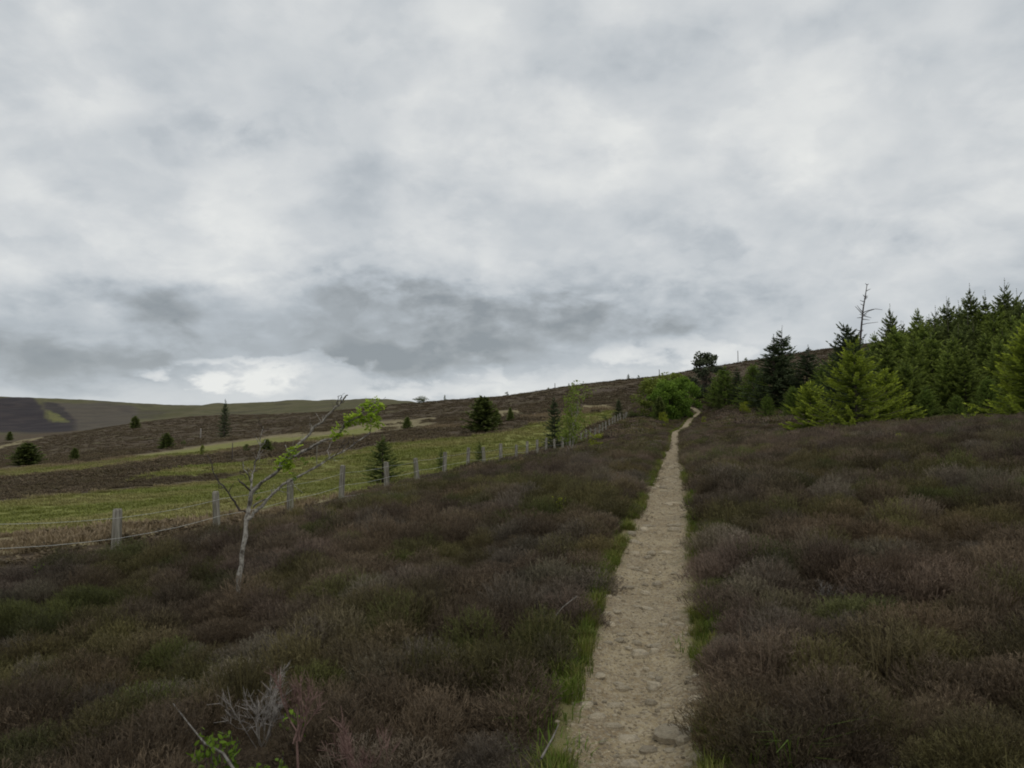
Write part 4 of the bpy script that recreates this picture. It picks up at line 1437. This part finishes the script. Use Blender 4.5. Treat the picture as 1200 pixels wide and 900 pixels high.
for pts in (*_snag, [(1010.5, 368, 0), (1006, 363, .1), (1002, 359, .2)], [(1010.8, 366, 0), (1007, 361.5, .3), (1004.5, 358, .5)], [(1012, 369, 0), (1018, 364.5, -.1), (1026, 362, -.2), (1034, 363, -.2)],
            [(1012, 366, 0), (1017, 364, -.3), (1024, 362, -.5)], [(1010.5, 372, 0), (1004, 372.5, 0)], [(1012, 370, 0), (1021, 372.5, .1)], [(1011, 374, 0), (1019, 375, -.3)], [(1009, 381, 0), (1016, 379, .2), (1029, 377.5, .3)],
            [(1016, 334, 0), (1014, 332, .05)], [(1016, 334, 0), (1018, 332.5, -.05)], [(1013, 350, 0), (1015.5, 346, .1)], [(1009, 388, 0), (1001, 386, 0)], [(1008, 392, 0), (1001, 393, -.3)]):
    mb = MB()
    mb.tube(rel([pxp(a, b, DS + c) for a, b, c in pts], O), [.026 * (1 - .6 * k / (len(pts) - 1)) for k in range(len(pts))], 5)
    obj('branch', mb.mesh('branch', M['dark_twig'], True), ds)
tr, cr_ = spruce_parts(5.2, 1.7, 51, gap=.36, nb=7, twig=.42, wd=.042, lead=.06)
obj('crown', cr_.mesh('crown', M['spruce_dark']), ds)
own_tree('spruce_tree', 995, 45, 381, lambda H: spruce_parts(H, 2.3, 53, gap=.34, nb=7, twig=.30, wd=.03, lead=.07, power=.62, sparse=.12, rise=.5), 'spruce_dark',
         'dark spiky spruce leader just left of the dead spire')

# --- the leaning, mostly bare tree on the left
LT = 8.4
lx, ly, lz = at(279, LT)
lt = thing('leaning_tree', 'wind bent pale barked tree, mostly bare, with two fresh green leaf clumps', 'tree', (lx, ly, lz))
O = (lx, ly, lz)


def limb(name, pts, r0, r1, mat='grey_bark', n=7, parent=lt, O_=O, jit=0.0):
    mb = MB()
    P3 = [pxp(a, b, LT + c) for a, b, c in pts]
    # refine with a Catmull-Rom pass so that the limb curves
    Q = []
    for i in range(len(P3) - 1):
        p0 = np.array(P3[max(i - 1, 0)]); p1 = np.array(P3[i]); p2 = np.array(P3[i + 1]); p3 = np.array(P3[min(i + 2, len(P3) - 1)])
        for s in (0, .34, .67):
            Q.append(.5 * ((2 * p1) + (-p0 + p2) * s + (2 * p0 - 5 * p1 + 4 * p2 - p3) * s * s + (-p0 + 3 * p1 - 3 * p2 + p3) * s ** 3))
    Q.append(np.array(P3[-1]))
    m_ = len(Q) - 1
    g = np.random.default_rng(int(abs(pts[0][0] * 13 + pts[-1][1])))
    rad = [(r0 + (r1 - r0) * (k / m_) ** .8) * g.uniform(.82, 1.2) for k in range(m_ + 1)]
    Q = [q + (g.normal(0, .0075, 3) if 0 < i < m_ else 0) for i, q in enumerate(Q)]
    mb.tube(rel([tuple(q) for q in Q], O_), rad, n)
    return obj(name, mb.mesh(name, M[mat], True), parent)


limb('trunk', [(278, 706, 0), (279.5, 682, 0), (284, 651, 0), (287.5, 619, 0), (291, 596, 0)], .031, .020, n=9)
limb('branch', [(291, 597, 0), (295.7, 578.6, -.03), (306.6, 565.6, -.08), (326.9, 549.7, -.18), (338.4, 532.4, -.22), (355.7, 515, -.25), (376, 493.4, -.3), (393.3, 477.5, -.34), (400.5, 470.3, -.35), (407.5, 463, -.36)], .022, .0065)
limb('branch', [(326.5, 550, -.18), (340, 538, -.25), (353, 529.5, -.33), (376, 518, -.45), (390.4, 512, -.5), (405, 497, -.55), (420, 488, -.6), (434, 477, -.62), (440, 470, -.64)], .018, .006)
limb('branch', [(289.5, 609, 0), (297, 601, .04), (306.6, 593, .1), (318, 578.6, .18), (341, 562.7, .28), (370, 546.9, .38), (393, 533.9, .45), (410.6, 523.8, .5), (433.7, 507, .55)], .023, .006)
limb('branch', [(293, 590, 0), (294.5, 564, .05), (297.5, 550, .1), (301, 538, .14), (305, 520, .2), (308.5, 500, .25)], .013, .003)
limb('branch', [(295, 566, .05), (290, 556, .0), (284, 546, -.05), (285, 541, -.06)], .010, .004)
limb('branch', [(289, 600, 0), (279, 596, -.05), (272, 583, -.1), (262, 570, -.15), (253, 560, -.2), (246, 538, -.25)], .012, .004, 'dark_twig')
limb('branch', [(295, 577, 0), (285, 567, -.1), (279, 561, -.14)], .012, .005, 'dark_twig')
limb('branch', [(297, 594, 0), (305, 588, -.1), (316, 580, -.14), (318, 573, -.15)], .012, .005)
for pts in ([(300, 541, .13), (304, 533, .1), (305, 530, .1)], [(262, 570, -.15), (257, 572, -.2), (254, 556, -.2)], [(376, 518, -.45), (384, 518, -.5), (390, 519, -.5)], [(352, 519, -.25), (355, 509, -.2)], [(363, 507, -.27), (365, 499, -.3), (364, 496, -.3)],
            [(378, 492, -.3), (379, 487, -.3)], [(396, 475, -.34), (396, 467, -.34), (399, 463, -.3)], [(398, 473, -.34), (402, 471, -.3)], [(400, 470.5, -.35), (399.5, 463, -.4)], [(393, 534, .45), (401, 522, .4), (405, 515, .4)], [(400, 530, .45), (407, 519, .5), (409, 516, .5)],
            [(370, 547, .38), (379, 540, .36), (388, 531, .34)], [(324, 574, .2), (333, 577, .2), (338, 578, .2)], [(341, 563, .28), (347, 571, .25), (355, 578, .2)], [(386, 538, .43), (384, 527, .5), (388, 519, .55)], [(415, 520, .5), (413, 508, .5)],
            [(433, 507, .55), (435, 500, .5), (436, 494, .45)], [(288, 560, -.03), (280, 553, -.1)], [(305, 522, .2), (300, 512, .25)], [(303, 530, .15), (311, 515, .2)], [(246, 540, -.25), (243, 533, -.25)], [(268, 578, -.1), (274, 566, -.1)], [(340, 531, -.22), (334, 521, -.1)],
            [(376, 494, -.3), (370, 484, -.2)]):
    limb('twig', pts, .005, .0025, 'dark_twig' if pts[0][0] < 290 or pts[0][0] > 390 else 'grey_bark', 4)

_tw = random.Random(8)
_lines = [[(326.9, 549.7, -.18), (355.7, 515, -.25), (393.3, 477.5, -.34), (404, 467, -.35)], [(340, 538, -.25), (376, 518, -.45), (420, 488, -.6), (438, 474, -.62)],
          [(306.6, 593, .1), (341, 562.7, .28), (393, 533.9, .45), (433.7, 507, .55)], [(294.5, 564, .05), (301, 538, .14), (308.5, 500, .25)], [(279, 596, -.05), (262, 570, -.15), (246, 538, -.25)]]
for k in range(64):                              # fine twigs all along the limbs
    L_ = _lines[_tw.choice((0, 0, 1, 1, 2, 2, 3, 3, 4))]
    i = _tw.randrange(len(L_) - 1); q = _tw.random()
    a = [L_[i][j] * (1 - q) + L_[i + 1][j] * q for j in range(3)]
    an = math.atan2(-(L_[i + 1][1] - L_[i][1]), L_[i + 1][0] - L_[i][0]) + _tw.uniform(-1.2, 1.2)
    ln = _tw.uniform(6, 20)
    b = (a[0] + math.cos(an) * ln * .5, a[1] - math.sin(an) * ln * .5, a[2] + _tw.uniform(-.06, .06))
    an += _tw.uniform(-.5, .7)
    c = (b[0] + math.cos(an) * ln * .5, b[1] - math.sin(an) * ln * .5, b[2] + _tw.uniform(-.06, .06))
    limb('twig', [tuple(a), b, c], .0032, .0014, 'dark_twig' if _tw.random() < .5 else 'grey_bark', 4)


def leaf_sprays(name, centres, n, leaf, parent, seed, mat, O_, D=LT, squash=1.0):
    """pinnate leaves: small leaflets in pairs hung round given points"""
    g = np.random.default_rng(seed)
    C0, C1, WV, T1, RN = [], [], [], [], []
    for (px, py, dd, rad) in centres:
        c = np.array(pxp(px, py, D + dd)); rr = rad / F * D
        for k in range(n):
            off = unit(g.normal(0, 1, (1, 3)))[0] * rr * g.random() ** .5
            ax = unit((off + g.normal(0, rr * .6, 3) + np.array([0, 0, -.15 * rr]))[None])[0]
            p = c + off; sh = g.random()
            for q in range(4):
                for sg in (-1, 1):
                    sd_ = unit(np.cross(ax, g.normal(0, .25, 3) + np.array([0, 0, 1]))[None])[0]
                    d_ = unit((ax * .6 + sd_ * sg + g.normal(0, .25, 3))[None])[0]
                    b_ = p + ax * leaf * .42 * q
                    ln = leaf * g.uniform(.55, .9)
                    C0.append(b_); C1.append(b_ + d_ * ln)
                    WV.append(unit(np.cross(d_, g.normal(0, .5, 3) + np.array([0, 0, 1]))[None])[0] * ln * .24)
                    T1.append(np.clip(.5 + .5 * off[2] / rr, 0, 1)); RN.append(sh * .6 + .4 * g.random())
    C0 = np.array(C0) - np.array(O_); C1 = np.array(C1) - np.array(O_)
    mb = MB()
    mb.quads(C0, C1, np.array(WV), np.array(T1) * .8, np.array(T1), np.array(RN), .2, (C0 + C1) / 2, 1.3)
    return obj(name, mb.mesh(name, M[mat]), parent)


leaf_sprays('leaves', [(394, 508, -.5, 4), (399, 503, -.52, 5), (405, 495, -.55, 5), (409, 491, -.56, 5), (414, 493, -.58, 5), (419, 489, -.6, 5), (424, 490, -.6, 5), (429, 486, -.6, 7), (434, 479, -.62, 7), (437, 473, -.62, 6), (440, 484, -.6, 7),
                       (438, 492, -.58, 7), (444, 474, -.63, 4), (433, 494, -.58, 5), (442, 496, -.58, 4), (431, 472, -.6, 3)], 9, .040, lt, 5, 'sapling_leaf', O)
leaf_sprays('leaves', [(346, 527, -.3, 5), (343, 531, -.28, 5), (330, 540, -.2, 5), (327, 546, -.18, 5), (334, 543, -.22, 5), (340, 538, -.26, 4), (338, 549, -.2, 3)], 9, .038, lt, 6, 'sapling_leaf', O)
leaf_sprays('leaves', [(360, 539, .3, 5), (352, 541, .3, 4), (306, 582, 0, 4), (300, 573, 0, 3), (345, 556, .25, 4)], 3, .034, lt, 7, 'bilberry', O)


# ------------------------------------------------------------------ plants that stand out in the near heather
def branchy(name, label, px, base, hpx, wpx, mat, seed, cat='bush', nst=7, depth=3, up=.8, r0=.006, lean=0.0, stem=0.0):
    """a leafless shrub: forked stems, fine twigs at the ends"""
    g = np.random.default_rng(seed)
    x, y, z = hit(px, base, lift=.12)
    H = hpx / F * y; Wd = wpx / F * y
    root = thing(name, label, cat, (x, y, z - .03))
    mb = MB(); fine = MB()
    C0, C1, WV = [], [], []

    def grow(p, d_, L, rad, lev):
        q = [p]
        for k in range(3):
            d_ = unit((d_ + g.normal(0, .13, 3) + np.array([0, 0, .05]))[None])[0]
            q.append(q[-1] + d_ * L / 3)
        mb.tube([tuple(a) for a in q], [rad, rad * .9, rad * .75, rad * .6], 4, cap=False)
        if lev < depth:
            for k in range(g.integers(2, 4)):
                dd = unit((d_ + g.normal(0, .36, 3) * np.array([Wd / H, Wd / H, .8]) + np.array([0, 0, .12]))[None])[0]
                grow(q[-1] if k else q[2], dd, L * g.uniform(.55, .85), rad * .55, lev + 1)
        else:
            for k in range(9):
                dd = unit((d_ + g.normal(0, .5, 3) + np.array([0, 0, .25]))[None])[0]
                s = g.random(); b = q[1] * (1 - s) + q[3] * s
                C0.append(b); C1.append(b + dd * L * g.uniform(.4, .9)); WV.append(unit(np.cross(dd, g.normal(0, 1, 3))[None])[0] * .0022)
    start = np.array([0, 0, 0.0])
    if stem:
        top = np.array([lean * H, 0, stem * H])
        mb.tube([(0, 0, -.05), tuple(top * .5 + np.array([.01, 0, 0])), tuple(top)], [r0 * 1.6, r0 * 1.4, r0 * 1.2], 5)
        start = top
    for k in range(nst):
        a = 2 * math.pi * (k + g.random()) / nst
        d_ = unit(np.array([[math.cos(a) * Wd / H * .5 + lean, math.sin(a) * Wd / H * .4, up]]))[0]
        grow(start + g.normal(0, .01, 3), d_, (H * (1 - stem)) * g.uniform(.3, .42), r0, 1)
    fine.quads(np.array(C0), np.array(C1), np.array(WV), .5, .9, .5, .4)
    obj('stem', mb.mesh('stem', M[mat]), root)
    tw = obj('twigs', fine.mesh('twigs', M[mat]), root)
    tw['kind'] = 'stuff'
    return root


branchy('dead_heather_bush', 'bleached grey leafless heather fanning out in the lower left heather', 308, 850, 95, 110, 'dead_wood', 3, nst=9, r0=.004)
branchy('dead_heather_bush', 'reddish stemmed bare heather bush forking just right of the grey fan', 347, 900, 150, 90, 'red_twig', 5, nst=6, stem=.42, r0=.005)
branchy('dead_heather_bush', 'reddish bare heather twigs at the bottom edge right of the forked bush', 425, 905, 100, 60, 'red_twig', 6, nst=8, r0=.004)
branchy('dead_heather_bush', 'small pale bare twigs in heather beside the left verge', 642, 722, 40, 40, 'dead_wood', 8, nst=5, depth=2, r0=.003)
branchy('dead_heather_bush', 'small grey bare twigs at the bottom right of the heather', 1050, 895, 45, 60, 'dead_wood', 9, nst=6, depth=2, r0=.0035)
branchy('dead_heather_bush', 'pale wiry bare twigs low in heather right of the path', 975, 690, 40, 50, 'dead_wood', 10, nst=6, depth=2, r0=.003)
branchy('dead_heather_bush', 'small bleached shrub in the heather left of the bright spruce', 897, 502, 14, 12, 'dead_wood', 11, nst=6, depth=2, r0=.008)
branchy('dead_heather_bush', 'thin grey twigs by the bottom edge left of the grass patch', 498, 900, 45, 40, 'dead_wood', 12, nst=5, depth=2, r0=.003)


def stick(label, pts, r0, name='dead_branch'):
    P3 = []
    for (px, py, up) in pts:
        x, y, z = hit(px, py, lift=.30)
        P3.append((x, y, z + .24 + up))
    mb = MB(); o0 = np.array(P3[0])
    mb.tube([tuple(np.array(p) - o0) for p in P3], [r0 * (1 - .6 * k / (len(P3) - 1)) for k in range(len(P3))], 6)
    o = obj(name, mb.mesh(name, M['stick'], True), None, tuple(o0))
    tag(o, label, 'branch')


stick('fallen grey branch lying in heather at the lower left', [(282, 893, -.02), (262, 876, .03), (240, 862, .02), (222, 845, .04), (203, 823, .05)], .008)
stick('short pale stick beside the grass on the left verge', [(634, 862, -.05), (648, 850, 0), (655, 842, .03)], .006)
stick('thin dark stick lying in the heather left of the path', [(676, 690, 0), (660, 705, .02), (648, 716, 0)], .004)


def sprig(label, px, py, wpx, hpx, mat, seed, name='bilberry_plant', n=60, cat='plant', lift=.25, leaf=.028):
    x, y, z = hit(px, py, lift=lift)
    g = np.random.default_rng(seed)
    H = hpx / F * y; Wd = wpx / F * y
    leaf = max(leaf, 2.2 / F * y)
    base = max(lift - .05, 0)
    root = thing(name, label, cat, (x, y, z))
    mb = MB(); lf = MB(); C0, C1, WV, RN = [], [], [], []
    for k in range(9):
        a = g.uniform(0, 6.28); q = g.random() ** .5
        tip_ = np.array([math.cos(a) * q * Wd * .5, math.sin(a) * q * Wd * .5, base + H * g.uniform(.6, 1.0)])
        mid = tip_ * np.array([.6, .6, .5])
        mb.tube([(0, 0, -.03), tuple(mid), tuple(tip_)], [.003, .0025, .0015], 4, cap=False)
        for j in range(n // 9 + 1):
            s = g.uniform(.45, 1.0)
            p = mid * (1 - (s - .45) / .55) + tip_ * ((s - .45) / .55) + g.normal(0, .012, 3)
            d_ = unit((g.normal(0, 1, 3) + np.array([0, 0, .4]))[None])[0]
            C0.append(p); C1.append(p + d_ * leaf * g.uniform(.7, 1.3)); WV.append(unit(np.cross(d_, g.normal(0, 1, 3))[None])[0] * leaf * .27); RN.append(g.random())
    C0 = np.array(C0); C1 = np.array(C1)
    lf.quads(C0, C1, np.array(WV), .4, np.clip((C1[:, 2] - base) / H, 0, 1), np.array(RN), .25, (C0 + C1) / 2, 1.25)
    obj('stem', mb.mesh('stem', M['dark_twig']), root); obj('leaves', lf.mesh('leaves', M[mat]), root)


sprig('bright green bilberry below the fallen grey branch at the lower left', 255, 886, 60, 40, 'bilberry', 1, n=130)
sprig('fresh green bilberry at the foot of the forked reddish bush', 345, 840, 30, 20, 'bilberry', 2, n=50)
sprig('bilberry at the bottom edge beneath the forked reddish bush', 318, 900, 50, 24, 'bilberry', 3, n=90)
sprig('small yellow sprig in the heather left of the path halfway up', 653, 592, 26, 14, 'yellow_leaf', 4, n=70)
sprig('tiny green sprig in the heather near the fence at the left', 44, 664, 16, 8, 'bilberry', 5, n=30)
sprig('small yellowish seedling in the heather right of the bright spruce foot', 1052, 514, 10, 8, 'yellow_leaf', 6, n=30)


def tuft(label, px, py, n, hgt, seed, col, name='grass_tuft', lift=.15, rad=.06):
    x, y, z = hit(px, py, lift=lift)
    v, f, t_, r_ = grass_tuft(seed, n, hgt, rad, .006, 1.1)
    mb = MB(); v = v.copy(); v[:, 2] += 0; mb.add(v, f, t_, r_)
    me = mb.mesh(name, M[col])
    tag(obj(name, me, None, (x, y, z)), label, 'grass tuft')


M['pale_grass'] = leaf_mat('bleached_grass', (.16, .17, .06), (.42, .40, .26), .5, .3)
M['green_grass'] = leaf_mat('fresh_grass', (.06, .10, .012), (.15, .22, .03), .6, .3)
tuft('arching tuft of bleached and green grass in heather right of the path', 905, 836, 14, .26, 61, 'pale_grass')
tuft('lush green grass tuft spreading from the left verge near the bottom', 632, 838, 130, .19, 62, 'green_grass', rad=.24, lift=.05)
tuft('green grass tuft below the pale stick on the left verge', 648, 886, 130, .17, 63, 'green_grass', rad=.20, lift=.05)
tuft('few thin green grass blades in heather at the lower right of the path', 930, 872, 20, .38, 64, 'green_grass')
tuft('green grass tuft at the right edge of the path', 812, 765, 60, .20, 65, 'green_grass', rad=.12, lift=.05)


# ------------------------------------------------------------------ small far things: thin posts, poles, skyline trees
def thin_post(px, base, top, label, d=None, r0=.05, mat='post', name='thin_post', cat='post'):
    if d is None:
        x, y, z = hit(px, base)
    else:
        x, y, z = at(px, d)
    H = EYE + pix(px, top)[1] * y - z
    mb = MB()
    mb.tube([(0, 0, -.2), (0.01, 0, H * .5), (0, .01, H)], [r0, r0 * .95, r0 * .8], 6)
    tag(obj(name, mb.mesh(name, M[mat], True), None, (x, y, z)), label, cat)


thin_post(371, 545, 518, 'thin grey post standing in the grass behind the bare tree', r0=.035)
thin_post(272, 540, 519, 'thin dark post on the slope below the tall narrow spruce', r0=.05, mat='dark_twig')
thin_post(235, 514, 502, 'pale bleached stump on the moor left of the tall narrow spruce', r0=.16, mat='dead_wood', name='dead_stump', cat='stump')


def crest(px, d0=120, d1=500):
    u, _ = pix(px, 450)
    d = np.linspace(d0, d1, 1500); g = ground(u * d, d)
    k = int(np.argmax((g - EYE) / d))
    return float(d[k])


for px, top, lab in ((650.5, 449, 'thin pole on the moor skyline left of the pale birch'), (773.5, 433, 'thin pole on the skyline above the thicket'), (866.5, 411, 'tall thin mast on the skyline right of the pine')):
    d = crest(px) - 1
    thin_post(px, 0, top, lab, d=d, r0=.11, mat='dark_twig', name='pole', cat='pole')
for px, top, kind, lab, wd in ((493, 464.5, 'darkshrub', 'tiny flat topped tree on the skyline left of centre', 2.2), (521, 462, 'young', 'tiny thin tree on the skyline right of the flat topped one', .7), (594, 459.5, 'darkshrub', 'speck of a bush on the skyline above the broad lone spruce', 1.0),
                               (643, 454, 'darkshrub', 'tiny bush on the skyline left of the thin pole', 1.0), (667, 448.5, 'young', 'tiny tree on the skyline right of the thin pole', 1.0), (737, 437.5, 'young', 'small dark tree on the skyline left of the thicket', 1.0),
                               (749, 440, 'darkshrub', 'speck of a bush on the skyline next to the small dark tree', .8), (876, 419, 'darkshrub', 'tiny bush on the skyline right of the tall mast', .8)):
    tree(kind, 'skyline_tree' if kind == 'young' else 'skyline_bush', px, crest(px) - 2, top, lab, 'tree' if kind == 'young' else 'bush', wide=wd)
x, y, z = at(763.5, crest(763.5) * .9)
o = obj('boulder', stone_meshes[0], None, (x, y, z + .2)); o.scale = (1.4, 1.4, 1.6)
me = stone_meshes[0].copy(); me.materials.clear(); me.materials.append(M['pale_stone']); o.data = me
tag(o, 'pale white boulder just below the skyline left of the thicket pole', 'boulder')
print('objects', len(bpy.data.objects))
